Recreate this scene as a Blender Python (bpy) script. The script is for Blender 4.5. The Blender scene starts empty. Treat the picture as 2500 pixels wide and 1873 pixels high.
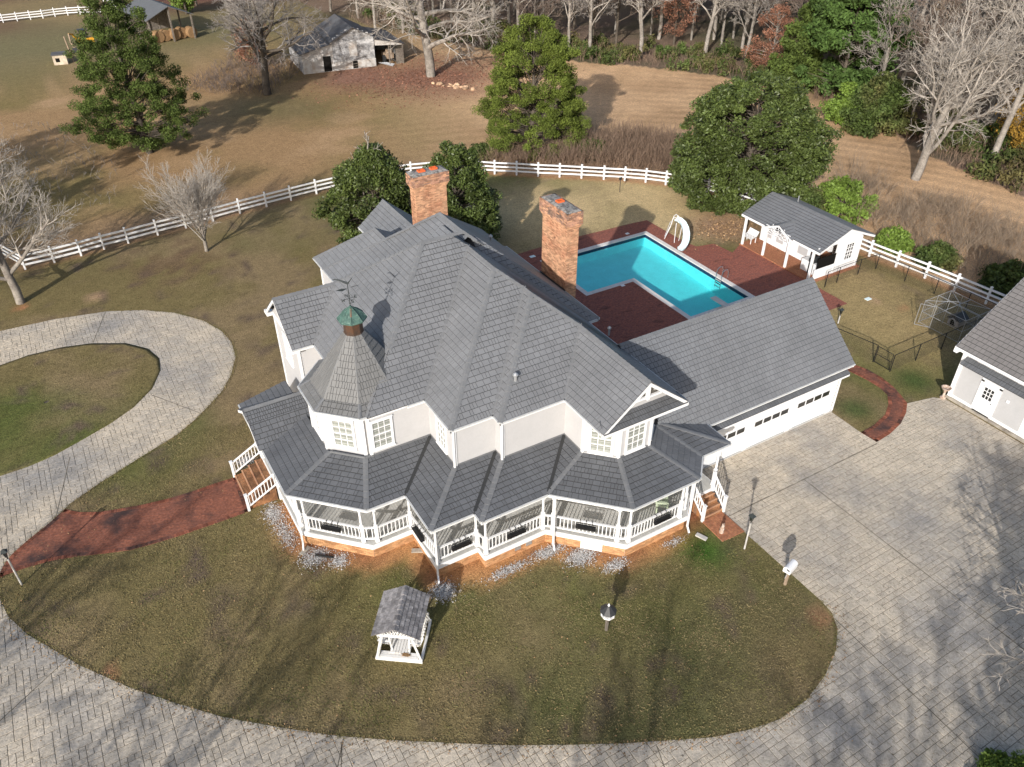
import bpy, math, random
import numpy as np
from mathutils import Vector, Matrix
random.seed(7)
RNG = np.random.default_rng(7)
scene = bpy.context.scene
C = scene.collection
PI = math.pi
rad = math.radians

# ------------------------------------------------------------------ camera
CAM = np.array([-11.395, -27.069, 28.443])
YAW, PITCH = 0.5337, 0.62822
FWD = np.array([math.sin(YAW)*math.cos(PITCH), math.cos(YAW)*math.cos(PITCH), -math.sin(PITCH)])
RIGHT = np.array([math.cos(YAW), -math.sin(YAW), 0.0])
UP = np.cross(RIGHT, FWD)
cd = bpy.data.cameras.new('camera')
cd.sensor_width = 36.0
cd.lens = 36.0*1964.7/2500.0
cd.clip_start = 0.5
cd.clip_end = 2000.0
cam = bpy.data.objects.new('camera', cd)
C.objects.link(cam)
m = Matrix(((RIGHT[0], UP[0], -FWD[0], CAM[0]), (RIGHT[1], UP[1], -FWD[1], CAM[1]), (RIGHT[2], UP[2], -FWD[2], CAM[2]), (0, 0, 0, 1)))
cam.matrix_world = m
scene.camera = cam

# ------------------------------------------------------------------ world, sun, exposure
SUN_AZ, SUN_EL = 230.0, 23.5
world = bpy.data.worlds.new('World')
scene.world = world
world.use_nodes = True
wn = world.node_tree.nodes
wl = world.node_tree.links
bg = wn.get('Background') or wn.new('ShaderNodeBackground')
sky = wn.new('ShaderNodeTexSky')
sky.sky_type = 'NISHITA'
sky.sun_disc = False
sky.sun_elevation = rad(SUN_EL)
sky.sun_rotation = rad(SUN_AZ)
sky.air_density = 1.0
sky.dust_density = 2.2
sky.ozone_density = 1.0
wl.new(sky.outputs[0], bg.inputs[0])
bg.inputs[1].default_value = 0.125
sd = bpy.data.lights.new('sun', 'SUN')
sd.energy = 4.0
sd.angle = rad(0.6)
sd.color = (1.0, 0.955, 0.90)
sun = bpy.data.objects.new('sun', sd)
C.objects.link(sun)
SDIR = Vector((math.sin(rad(SUN_AZ))*math.cos(rad(SUN_EL)), math.cos(rad(SUN_AZ))*math.cos(rad(SUN_EL)), math.sin(rad(SUN_EL))))
sun.rotation_euler = (-SDIR).to_track_quat('-Z', 'Y').to_euler()
sun.location = (-40, -40, 60)
vs = scene.view_settings
vs.view_transform = 'Standard'
vs.look = 'None'
vs.exposure = 0.42
vs.gamma = 1.0
vs.use_curve_mapping = False

# ------------------------------------------------------------------ mesh helpers
class MB:
    def __init__(s):
        s.v = []; s.f = []; s.r = []
    def add(s, vs, fs, r=0.5):
        o = len(s.v)
        s.v.extend([tuple(map(float, p)) for p in vs])
        for f in fs:
            s.f.append(tuple(i+o for i in f)); s.r.append(r)
        return s
    def box(s, a, b, r=0.5):
        x0, y0, z0 = a; x1, y1, z1 = b
        return s.add([(x0,y0,z0),(x1,y0,z0),(x1,y1,z0),(x0,y1,z0),(x0,y0,z1),(x1,y0,z1),(x1,y1,z1),(x0,y1,z1)],
              [(3,2,1,0),(4,5,6,7),(0,1,5,4),(1,2,6,5),(2,3,7,6),(3,0,4,7)], r)
    def obox(s, o, ax, ay, az, r=0.5):
        o = np.array(o, float); ax = np.array(ax, float); ay = np.array(ay, float); az = np.array(az, float)
        p = [o, o+ax, o+ax+ay, o+ay, o+az, o+ax+az, o+ax+ay+az, o+ay+az]
        fs = [(3,2,1,0),(4,5,6,7),(0,1,5,4),(1,2,6,5),(2,3,7,6),(3,0,4,7)]
        if np.dot(np.cross(ax, ay), az) < 0: fs = [f[::-1] for f in fs]
        return s.add(p, fs, r)
    def bar(s, p, q, w, h=None, r=0.5, up=(0,0,1)):
        # straight square bar from p to q
        h = h or w
        p = np.array(p, float); q = np.array(q, float); d = q-p; d = d/np.linalg.norm(d)
        up = np.array(up, float)
        if abs(np.dot(up, d)) > .95: up = np.array((1., 0, 0))
        a = np.cross(d, up); a /= np.linalg.norm(a); b = np.cross(a, d)
        return s.obox(p-a*w/2-b*h/2, q-p, a*w, b*h, r)
    def prism(s, poly, z0, z1, r=0.5, bottom=True):
        n = len(poly)
        ar = sum(poly[i][0]*poly[(i+1) % n][1]-poly[(i+1) % n][0]*poly[i][1] for i in range(n))
        if ar < 0: poly = poly[::-1]
        v = [(x, y, z0) for x, y in poly]+[(x, y, z1) for x, y in poly]
        f = [tuple(range(n, 2*n))]+[(i, (i+1) % n, n+(i+1) % n, n+i) for i in range(n)]
        if bottom: f.append(tuple(range(n-1, -1, -1)))
        return s.add(v, f, r)
    def tube(s, pts, rr, n=6, r=0.5, caps=True):
        pts = [np.array(p, float) for p in pts]
        if not hasattr(rr, '__len__'): rr = [rr]*len(pts)
        rings = []
        pa = None
        for i, p in enumerate(pts):
            d = pts[min(i+1, len(pts)-1)]-pts[max(i-1, 0)]; d = d/(np.linalg.norm(d)+1e-9)
            a = np.cross(d, (0, 0, 1.)) if pa is None else pa-d*np.dot(pa, d)
            if np.linalg.norm(a) < 1e-3: a = np.cross(d, (1., 0, 0))
            a /= np.linalg.norm(a); pa = a; b = np.cross(d, a)
            rings.append([p+rr[i]*(math.cos(2*PI*k/n)*a+math.sin(2*PI*k/n)*b) for k in range(n)])
        v = [q for g in rings for q in g]; f = []
        for i in range(len(pts)-1):
            for k in range(n):
                f.append((i*n+k, i*n+(k+1) % n, (i+1)*n+(k+1) % n, (i+1)*n+k))
        if caps:
            f.append(tuple(range(n-1, -1, -1))); f.append(tuple(range((len(pts)-1)*n, len(pts)*n)))
        return s.add(v, f, r)
    def lathe(s, prof, c, n=8, r=0.5, ph=None):
        ph = PI/n if ph is None else ph
        v = [(c[0]+q*math.cos(ph+2*PI*k/n), c[1]+q*math.sin(ph+2*PI*k/n), c[2]+z) for q, z in prof for k in range(n)]
        f = [(i*n+k, i*n+(k+1) % n, (i+1)*n+(k+1) % n, (i+1)*n+k) for i in range(len(prof)-1) for k in range(n)]
        f.append(tuple(range(n-1, -1, -1))); f.append(tuple(range((len(prof)-1)*n, len(prof)*n)))
        return s.add(v, f, r)
    def mesh(s, name):
        me = bpy.data.meshes.new(name)
        me.from_pydata(s.v, [], s.f)
        at = me.attributes.new('rnd', 'FLOAT', 'FACE')
        at.data.foreach_set('value', np.array(s.r, np.float32))
        me.update()
        return me

def npmesh(name, verts, faces, rnd=None, smooth=False):
    """fast mesh from arrays; faces (n,k)"""
    me = bpy.data.meshes.new(name)
    nf, k = faces.shape
    me.vertices.add(len(verts)); me.vertices.foreach_set('co', np.asarray(verts, np.float32).ravel())
    me.loops.add(nf*k); me.loops.foreach_set('vertex_index', np.asarray(faces, np.int32).ravel())
    me.polygons.add(nf); me.polygons.foreach_set('loop_start', np.arange(0, nf*k, k, dtype=np.int32))
    if rnd is not None:
        at = me.attributes.new('rnd', 'FLOAT', 'FACE'); at.data.foreach_set('value', np.asarray(rnd, np.float32))
    me.update(calc_edges=True)
    me.validate()
    return me

def tag(o, label=None, cat=None, group=None, kind=None):
    if label: o['label'] = label
    if cat: o['category'] = cat
    if group: o['group'] = group
    if kind: o['kind'] = kind
    return o
def thing(name, label, cat, loc=(0, 0, 0), group=None):
    o = bpy.data.objects.new(name, None); C.objects.link(o)
    o.location = loc; o.empty_display_size = .2
    return tag(o, label, cat, group)
def obj(name, mb, mat=None, parent=None, loc=None, rz=0, scale=None):
    me = mb.mesh(name) if isinstance(mb, MB) else mb
    if mat and not me.materials: me.materials.append(MATS[mat] if isinstance(mat, str) else mat)
    o = bpy.data.objects.new(name, me); C.objects.link(o)
    if loc is not None: o.location = loc
    if rz: o.rotation_euler = (0, 0, rz)
    if scale is not None: o.scale = scale
    if parent is not None:
        o.parent = parent
        if parent.type == 'EMPTY': o.matrix_parent_inverse = Matrix.Translation(-Vector(parent.location))
    return o
def struct(name, mb, mat): return tag(obj(name, mb, mat), kind='structure')
def copy_tree(root, loc, rz=0, scale=1.0, label=None, group=None):
    r = root.copy(); C.objects.link(r); r.location = loc; r.rotation_euler = (0, 0, rz)
    r.scale = (scale, scale, scale) if not hasattr(scale, '__len__') else scale
    if label: r['label'] = label
    if group: r['group'] = group
    for ch in list(root.children):
        c = ch.copy(); C.objects.link(c); c.parent = r
        for g in ch.children:
            d = g.copy(); C.objects.link(d); d.parent = c
    return r
def smooth(o):
    o.data.polygons.foreach_set('use_smooth', [True]*len(o.data.polygons)); return o

# ------------------------------------------------------------------ geometry utilities
def clip_poly(poly, a, b, c):
    """keep a*x+b*y<=c"""
    out = []
    n = len(poly)
    for i in range(n):
        p = poly[i]; q = poly[(i+1) % n]
        dp = a*p[0]+b*p[1]-c; dq = a*q[0]+b*q[1]-c
        if dp <= 0: out.append(p)
        if (dp < 0 and dq > 0) or (dp > 0 and dq < 0):
            t = dp/(dp-dq); out.append((p[0]+t*(q[0]-p[0]), p[1]+t*(q[1]-p[1])))
    return out
def clip_rect(poly, x0, x1, y0, y1):
    for a, b, c in ((1, 0, x1), (-1, 0, -x0), (0, 1, y1), (0, -1, -y0)):
        poly = clip_poly(poly, a, b, c)
        if len(poly) < 3: return []
    return poly
def area2(p): return .5*sum(p[i][0]*p[(i+1) % len(p)][1]-p[(i+1) % len(p)][0]*p[i][1] for i in range(len(p)))
def pip(px, py, poly):
    px = np.asarray(px); py = np.asarray(py); ins = np.zeros(px.shape, bool)
    n = len(poly)
    for i in range(n):
        x1, y1 = poly[i]; x2, y2 = poly[(i+1) % n]
        if y1 == y2: continue
        c = ((y1 > py) != (y2 > py)) & (px < (x2-x1)*(py-y1)/(y2-y1)+x1)
        ins ^= c
    return ins
def dist_poly(px, py, poly, closed=True):
    px = np.asarray(px, float); py = np.asarray(py, float); d = np.full(px.shape, 1e9)
    n = len(poly)
    for i in range(n if closed else n-1):
        ax, ay = poly[i]; bx, by = poly[(i+1) % n]
        vx, vy = bx-ax, by-ay; L = vx*vx+vy*vy+1e-12
        t = np.clip(((px-ax)*vx+(py-ay)*vy)/L, 0, 1)
        d = np.minimum(d, np.hypot(px-ax-t*vx, py-ay-t*vy))
    return d
def vnoise(x, y, sc, seed=0, octs=4):
    x = np.asarray(x, float); y = np.asarray(y, float); tot = np.zeros(x.shape); amp = 1.; sm = 0
    for o in range(octs):
        g = np.random.default_rng(seed*17+o).random((256, 256))
        u = x*sc*2**o+31.7*o; v = y*sc*2**o+11.3*o
        i = np.floor(u).astype(int); j = np.floor(v).astype(int); fu = u-i; fv = v-j
        fu = fu*fu*(3-2*fu); fv = fv*fv*(3-2*fv); i &= 255; j &= 255; i1 = (i+1) & 255; j1 = (j+1) & 255
        tot += amp*((g[i, j]*(1-fu)+g[i1, j]*fu)*(1-fv)+(g[i, j1]*(1-fu)+g[i1, j1]*fu)*fv); sm += amp; amp *= .5
    return tot/sm
def seen_size(p, a):
    """how large a piece of world area a at p shows to the photograph's camera"""
    d = np.array(p)-CAM; z = d@FWD
    u = d@RIGHT/z/(1250/1964.7); v = d@UP/z/(936.5/1964.7)
    if z < 1 or abs(u) > 1 or abs(v) > 1: return 0
    return a/(d@d)
def emit_pieces(name, plural, pieces, mat, parent, limit=300):
    """pieces: list of (MB, centre, area).  The largest seen become parts, the rest one joined part."""
    order = sorted(range(len(pieces)), key=lambda i: -seen_size(pieces[i][1], pieces[i][2]))
    for i in order[:limit]: obj(name, pieces[i][0], mat, parent)
    if len(order) > limit:
        mb = MB()
        for i in order[limit:]:
            p = pieces[i][0]; o = len(mb.v)
            mb.v.extend(p.v); mb.f.extend([tuple(k+o for k in f) for f in p.f]); mb.r.extend(p.r)
        tag(obj(plural, mb, mat, parent), kind='stuff')

# ------------------------------------------------------------------ materials
MATS = {}
def mat(name, col, rough=.75, var=0., col2=None, nscale=3., ndetail=5., nlo=.4, nhi=.65, fine=None, bump=None, spec=.35, metallic=0., col3=None, n3=(20., .5, .7), attr=None, coat=0.):
    ma = bpy.data.materials.new(name); ma.use_nodes = True
    nt = ma.node_tree; N = nt.nodes; L = nt.links
    b = N['Principled BSDF']
    b.inputs['Roughness'].default_value = rough
    b.inputs['Metallic'].default_value = metallic
    b.inputs['Specular IOR Level'].default_value = spec
    if coat: b.inputs['Coat Weight'].default_value = coat
    tc = N.new('ShaderNodeTexCoord')
    def noise(sc, det=5.):
        n = N.new('ShaderNodeTexNoise'); n.inputs['Scale'].default_value = sc; n.inputs['Detail'].default_value = det
        n.inputs['Roughness'].default_value = .62
        L.new(tc.outputs['Object'], n.inputs['Vector']); return n.outputs['Fac']
    def ramp(fac, lo, hi):
        r = N.new('ShaderNodeMapRange'); r.inputs[1].default_value = lo; r.inputs[2].default_value = hi; r.clamp = True
        L.new(fac, r.inputs[0]); return r.outputs[0]
    def mix(f, a, c):
        x = N.new('ShaderNodeMix'); x.data_type = 'RGBA'
        if hasattr(f, 'node'): L.new(f, x.inputs[0])
        else: x.inputs[0].default_value = f
        for v, i in ((a, 6), (c, 7)):
            if hasattr(v, 'node'): L.new(v, x.inputs[i])
            else: x.inputs[i].default_value = (*v, 1)
        return x.outputs[2]
    if attr:
        a = N.new('ShaderNodeAttribute'); a.attribute_name = attr; cur = a.outputs['Color']
    else:
        r = N.new('ShaderNodeRGB'); r.outputs[0].default_value = (*col, 1); cur = r.outputs[0]
    if col2: cur = mix(ramp(noise(nscale, ndetail), nlo, nhi), cur, col2)
    if col3: cur = mix(ramp(noise(n3[0]), n3[1], n3[2]), cur, col3)
    val = None
    if var:
        a = N.new('ShaderNodeAttribute'); a.attribute_name = 'rnd'
        r = N.new('ShaderNodeMapRange'); r.inputs[3].default_value = 1-var; r.inputs[4].default_value = 1+var
        L.new(a.outputs['Fac'], r.inputs[0]); val = r.outputs[0]
    if fine:
        for sc, am in (fine if isinstance(fine, list) else [fine]):
            r = N.new('ShaderNodeMapRange'); r.inputs[1].default_value = .3; r.inputs[2].default_value = .7; r.inputs[3].default_value = 1-am; r.inputs[4].default_value = 1+am
            L.new(noise(sc, 4.), r.inputs[0])
            if val is None: val = r.outputs[0]
            else:
                mm = N.new('ShaderNodeMath'); mm.operation = 'MULTIPLY'; L.new(val, mm.inputs[0]); L.new(r.outputs[0], mm.inputs[1]); val = mm.outputs[0]
    if val is not None:
        h = N.new('ShaderNodeVectorMath'); h.operation = 'SCALE'; L.new(cur, h.inputs[0]); L.new(val, h.inputs['Scale']); cur = h.outputs[0]
    L.new(cur, b.inputs['Base Color'])
    if bump:
        bp = N.new('ShaderNodeBump'); bp.inputs['Strength'].default_value = bump[1]; bp.inputs['Distance'].default_value = bump[2] if len(bump) > 2 else .02
        L.new(noise(bump[0], 6.), bp.inputs['Height']); L.new(bp.outputs[0], b.inputs['Normal'])
    MATS[name] = ma
    return ma
def brickmat(name, c1, c2, mortar, sx, sy, rough=.85, stain=None, rot=0., msize=.012, wall=False, streak=None):
    """procedural brick courses, metres"""
    ma = bpy.data.materials.new(name); ma.use_nodes = True
    nt = ma.node_tree; N = nt.nodes; L = nt.links; b = N['Principled BSDF']
    b.inputs['Roughness'].default_value = rough; b.inputs['Specular IOR Level'].default_value = .2
    tc = N.new('ShaderNodeTexCoord'); mp = N.new('ShaderNodeMapping')
    if wall: mp.inputs['Rotation'].default_value = (PI/2, 0, 0)
    else: mp.inputs['Rotation'].default_value = (0, 0, rot)
    L.new(tc.outputs['Object'], mp.inputs['Vector'])
    t = N.new('ShaderNodeTexBrick'); L.new(mp.outputs[0], t.inputs['Vector'])
    t.inputs['Scale'].default_value = 1.; t.inputs['Brick Width'].default_value = sx; t.inputs['Row Height'].default_value = sy
    t.inputs['Mortar Size'].default_value = msize; t.inputs['Mortar Smooth'].default_value = .3; t.inputs['Bias'].default_value = 0.
    t.inputs['Color1'].default_value = (*c1, 1); t.inputs['Color2'].default_value = (*c2, 1); t.inputs['Mortar'].default_value = (*mortar, 1)
    cur = t.outputs['Color']
    n0 = N.new('ShaderNodeTexNoise'); n0.inputs['Scale'].default_value = 9.; n0.inputs['Detail'].default_value = 6.; L.new(tc.outputs['Object'], n0.inputs['Vector'])
    r0 = N.new('ShaderNodeMapRange'); r0.inputs[1].default_value = .3; r0.inputs[2].default_value = .7; r0.inputs[3].default_value = .72; r0.inputs[4].default_value = 1.28
    L.new(n0.outputs['Fac'], r0.inputs[0])
    h = N.new('ShaderNodeVectorMath'); h.operation = 'SCALE'; L.new(cur, h.inputs[0]); L.new(r0.outputs[0], h.inputs['Scale']); cur = h.outputs[0]
    if stain:
        n = N.new('ShaderNodeTexNoise'); n.inputs['Scale'].default_value = stain[1]; n.inputs['Detail'].default_value = 7.; n.inputs['Roughness'].default_value = .6
        if streak:
            m2 = N.new('ShaderNodeMapping'); m2.inputs['Scale'].default_value = streak; L.new(tc.outputs['Object'], m2.inputs['Vector']); L.new(m2.outputs[0], n.inputs['Vector'])
        else: L.new(tc.outputs['Object'], n.inputs['Vector'])
        r = N.new('ShaderNodeMapRange'); r.inputs[1].default_value = stain[2]; r.inputs[2].default_value = stain[3]; r.inputs[4].default_value = stain[4]; L.new(n.outputs['Fac'], r.inputs[0])
        x = N.new('ShaderNodeMix'); x.data_type = 'RGBA'; L.new(r.outputs[0], x.inputs[0]); L.new(cur, x.inputs[6]); x.inputs[7].default_value = (*stain[0], 1); cur = x.outputs[2]
    L.new(cur, b.inputs['Base Color'])
    bp = N.new('ShaderNodeBump'); bp.inputs['Strength'].default_value = .6; bp.inputs['Distance'].default_value = .01
    inv = N.new('ShaderNodeMath'); inv.operation = 'SUBTRACT'; inv.inputs[0].default_value = 1.; L.new(t.outputs['Fac'], inv.inputs[1]); L.new(inv.outputs[0], bp.inputs['Height']); L.new(bp.outputs[0], b.inputs['Normal'])
    MATS[name] = ma
    return ma
# ------------------------------------------------------------------ material palette
mat('ground_cover', (.1, .1, .05), rough=.95, attr='paint', fine=[(1.1, .12), (3.6, .18), (9., .30), (27., .5)], bump=(14., 1., .06), spec=.08, col3=(.055, .044, .022), n3=(8.5, .58, .74))
mat('paving', (.52, .45, .355), rough=.85, var=.07, col2=(.31, .29, .265), nscale=.14, nlo=.46, nhi=.66, fine=[(1.6, .12), (6., .16), (30., .25)], col3=(.15, .128, .10), n3=(8., .57, .72), bump=(7., 1., .03), spec=.25)
mat('paving_joint', (.15, .13, .10), rough=.95, fine=[(1.3, .35), (8., .4)], spec=.1)
mat('concrete', (.36, .33, .28), rough=.9, col2=(.16, .14, .12), nscale=1.6, nlo=.45, nhi=.7, fine=(20., .15), bump=(25., .3, .01), spec=.2)
mat('concrete_light', (.55, .53, .5), rough=.9, fine=[(6., .08), (40., .08)], bump=(25., .2, .01), spec=.2)
brickmat('walk_brick', (.29, .105, .062), (.21, .080, .052), (.20, .10, .075), .2, .1, stain=((.045, .035, .035), .62, .48, .66, .88), rot=.62, msize=.008)
brickmat('deck_brick', (.33, .105, .07), (.24, .085, .065), (.19, .11, .085), .2, .1, stain=((.05, .03, .025), 1.1, .58, .72, .8), rot=.0, msize=.008, streak=(.5, 1.6, 1))
brickmat('slab_brick', (.40, .17, .085), (.33, .13, .07), (.25, .14, .09), .2, .1, stain=((.06, .035, .025), 1.4, .60, .74, .7), rot=PI/2, msize=.008)
brickmat('base_brick', (.62, .31, .12), (.52, .24, .09), (.46, .30, .17), .2, .067, stain=((.22, .09, .04), .9, .52, .75, .6), wall=True, msize=.009)
brickmat('step_brick', (.42, .20, .09), (.30, .14, .06), (.22, .13, .08), .067, .2, stain=((.09, .05, .03), 1.3, .42, .66, .85), msize=.012)
mat('brick', (.50, .29, .175), rough=.9, var=.32, col2=(.40, .195, .115), nscale=1.3, nlo=.45, nhi=.65, fine=(30., .15), bump=(40., .3, .006), spec=.12, col3=(.24, .125, .085), n3=(3.3, .60, .72))
mat('brick_old', (.42, .235, .16), rough=.95, var=.34, col2=(.16, .12, .10), nscale=2.6, nlo=.42, nhi=.66, fine=(30., .2), bump=(40., .4, .006), spec=.1)
mat('edging', (.25, .09, .055), rough=.9, var=.35, col2=(.10, .055, .045), nscale=.8, nlo=.45, nhi=.62, fine=(20., .15), spec=.15)
mat('mortar', (.46, .35, .27), rough=.95, fine=(30., .15), spec=.1)
mat('chimney_cap', (.27, .26, .245), rough=.95, col2=(.10, .095, .09), nscale=7., nlo=.48, nhi=.62, fine=(30., .25), bump=(20., .5, .02), spec=.1)
mat('flue_clay', (.62, .13, .04), rough=.8, fine=(20., .12), spec=.2)
mat('dark_hollow', (.012, .011, .01), rough=.95, spec=.05)  # near-black colour carrying the shade inside openings; also colours the door sill
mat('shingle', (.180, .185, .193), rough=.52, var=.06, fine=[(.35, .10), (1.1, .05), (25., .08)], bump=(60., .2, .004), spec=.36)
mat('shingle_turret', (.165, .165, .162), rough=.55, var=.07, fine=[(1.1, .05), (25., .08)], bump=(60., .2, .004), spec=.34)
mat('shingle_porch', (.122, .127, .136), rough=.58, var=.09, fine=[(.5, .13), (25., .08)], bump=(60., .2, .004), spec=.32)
mat('shingle_far', (.18, .17, .165), rough=.75, var=.06, fine=[(.4, .08), (25., .08)], bump=(60., .2, .004), spec=.25)
mat('underlay', (.046, .047, .050), rough=.95, spec=.1)
mat('ridge_metal', (.158, .163, .170), rough=.55, var=.06, fine=[(.6, .08), (14., .08)], spec=.35)
mat('white_paint', (.76, .765, .77), rough=.55, fine=[(1.5, .03), (14., .03)], spec=.35)
mat('siding', (.445, .44, .44), rough=.6, fine=[(1.2, .04), (12., .03)], spec=.3)
mat('siding_grey', (.40, .40, .405), rough=.65, fine=[(1.2, .05), (12., .04)], spec=.3)
mat('gutter', (.52, .53, .53), rough=.5, fine=(5., .12), spec=.4)
mat('curtain_glass', (.25, .265, .235), rough=.15, fine=(2.5, .28), spec=.5, coat=.8)
mat('dark_glass', (.02, .022, .024), rough=.08, spec=.6, coat=.5)
mat('porch_floor', (.46, .455, .43), rough=.6, var=.05, fine=[(2., .06), (16., .06)], spec=.3)
mat('porch_ceiling', (.62, .63, .61), rough=.7, spec=.2)
mat('copper_green', (.075, .145, .122), rough=.7, col2=(.04, .08, .07), nscale=3., nlo=.4, nhi=.65, fine=(25., .18), spec=.3, col3=(.15, .23, .19), n3=(8., .55, .7))
mat('copper_brown', (.085, .055, .04), rough=.5, col2=(.12, .06, .035), nscale=3., nlo=.45, nhi=.65, fine=(20., .15), spec=.4, metallic=.3)
mat('iron', (.035, .036, .037), rough=.5, fine=(20., .2), spec=.4)
mat('black_wire', (.012, .012, .013), rough=.5, spec=.3)
mat('weather_iron', (.035, .042, .042), rough=.6, fine=(20., .25), spec=.3)
mat('galvanised', (.42, .43, .44), rough=.4, metallic=.5, fine=(15., .1), spec=.5)
mat('steel', (.62, .62, .62), rough=.2, metallic=.9, spec=.5)
mat('pale_blue_plastic', (.72, .84, .85), rough=.35, fine=(3., .03), spec=.5)
mat('pool_plaster', (.21, .74, .78), rough=.7, fine=[(1.2, .06), (9., .06)], spec=.2)
mat('pool_tile', (.015, .03, .075), rough=.35, fine=(12., .3), spec=.5)
mat('coping', (.66, .62, .58), rough=.85, var=.06, fine=[(3., .06), (20., .08)], spec=.25)
mat('grey_shake', (.20, .19, .19), rough=.95, var=.30, col2=(.30, .285, .28), nscale=5., fine=[(9., .2), (40., .2)], bump=(30., .5, .01), spec=.1)
mat('swing_paint', (.77, .765, .745), rough=.7, col2=(.60, .57, .53), nscale=3., nlo=.5, nhi=.7, fine=(12., .06), spec=.25)
mat('post_grey', (.52, .51, .49), rough=.75, col2=(.38, .36, .33), nscale=4., fine=(20., .1), spec=.25)
mat('old_wood', (.20, .175, .15), rough=.95, col2=(.11, .095, .08), nscale=5., fine=(20., .2), bump=(25., .5, .01), spec=.1)
mat('green_bench', (.50, .57, .42), rough=.6, fine=(6., .06), spec=.3)
mat('gravel', (.47, .46, .45), rough=.9, var=.4, fine=(20., .12), spec=.2)
mat('grass_blade', (.225, .178, .092), rough=.9, var=.30, col2=(.145, .140, .052), nscale=.35, nlo=.42, nhi=.62, spec=.1)
mat('statue', (.50, .42, .36), rough=.9, col2=(.34, .23, .17), nscale=9., nlo=.4, nhi=.6, fine=(30., .15), spec=.15)
mat('bark_pale', (.30, .272, .24), rough=.95, var=.16, col2=(.19, .168, .145), nscale=1.6, nlo=.42, nhi=.65, fine=(9., .25), spec=.1)
mat('bark_grey', (.25, .228, .20), rough=.95, var=.18, col2=(.15, .13, .115), nscale=1.6, nlo=.42, nhi=.65, fine=(9., .25), spec=.1)
mat('bark_dark', (.115, .095, .075), rough=.95, var=.2, col2=(.07, .06, .05), nscale=1.6, fine=(9., .2), spec=.1)
mat('twig_grey', (.27, .245, .222), rough=.95, var=.28, spec=.08)
mat('twig_pale', (.38, .345, .305), rough=.95, var=.3, spec=.08)
mat('twig_brown', (.185, .145, .12), rough=.95, var=.3, spec=.08)
mat('twig_tan', (.29, .225, .165), rough=.95, var=.3, spec=.08)
mat('leaf_cedar', (.066, .094, .020), rough=.75, var=.55, fine=(.45, .28), spec=.2)
mat('leaf_cedar_gold', (.098, .128, .022), rough=.75, var=.5, fine=(.45, .25), spec=.2)
mat('leaf_magnolia', (.066, .090, .022), rough=.5, var=.55, fine=(.5, .25), spec=.34)
mat('leaf_pine', (.062, .108, .026), rough=.7, var=.45, fine=(.4, .2), spec=.2)
mat('leaf_shrub', (.060, .088, .022), rough=.65, var=.6, col2=(.105, .090, .035), nscale=.16, nlo=.45, nhi=.62, fine=(.5, .35), spec=.2)
mat('leaf_bright', (.125, .190, .032), rough=.6, var=.45, fine=(.4, .2), spec=.25)
mat('leaf_russet', (.235, .115, .075), rough=.85, var=.45, fine=(.4, .25), spec=.1)
mat('leaf_gold', (.26, .155, .030), rough=.8, var=.5, fine=(.3, .4), spec=.1)
mat('dead_leaf', (.30, .19, .10), rough=.9, var=.6, spec=.15)
mat('reed', (.26, .185, .135), rough=.9, var=.4, spec=.1)
mat('barn_wood', (.47, .47, .47), rough=.95, var=.20, col2=(.24, .24, .245), nscale=1.4, nlo=.42, nhi=.6, fine=[(7., .22)], bump=(10., .5, .02), spec=.1)
mat('barn_block', (.52, .51, .49), rough=.95, col2=(.36, .30, .25), nscale=1., nlo=.45, nhi=.7, fine=(8., .12), spec=.1)
mat('barn_roof', (.115, .115, .118), rough=.7, col2=(.085, .075, .07), nscale=.8, fine=(6., .15), spec=.3)
mat('shed_roof', (.115, .12, .125), rough=.6, fine=(2., .1), spec=.3)
mat('hay', (.27, .17, .09), rough=.95, var=.15, fine=[(5., .15), (30., .3)], bump=(20., .8, .03), spec=.05)
mat('pump_block', (.60, .53, .42), rough=.95, col2=(.44, .37, .29), nscale=1.5, fine=(10., .1), spec=.1)
mat('excavator_yellow', (.60, .30, .025), rough=.5, fine=(5., .15), spec=.4)
mat('fieldstone', (.46, .31, .20), rough=.95, var=.3, fine=(6., .2), bump=(8., .6, .04), spec=.1)
mat('pole_wood', (.31, .235, .17), rough=.95, fine=(8., .2), spec=.1)
mat('terracotta', (.30, .12, .07), rough=.85, fine=(9., .2), spec=.2)
mat('dog_plastic', (.30, .29, .285), rough=.6, spec=.3)
mat('cable', (.35, .34, .33), rough=.6, spec=.2)

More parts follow.
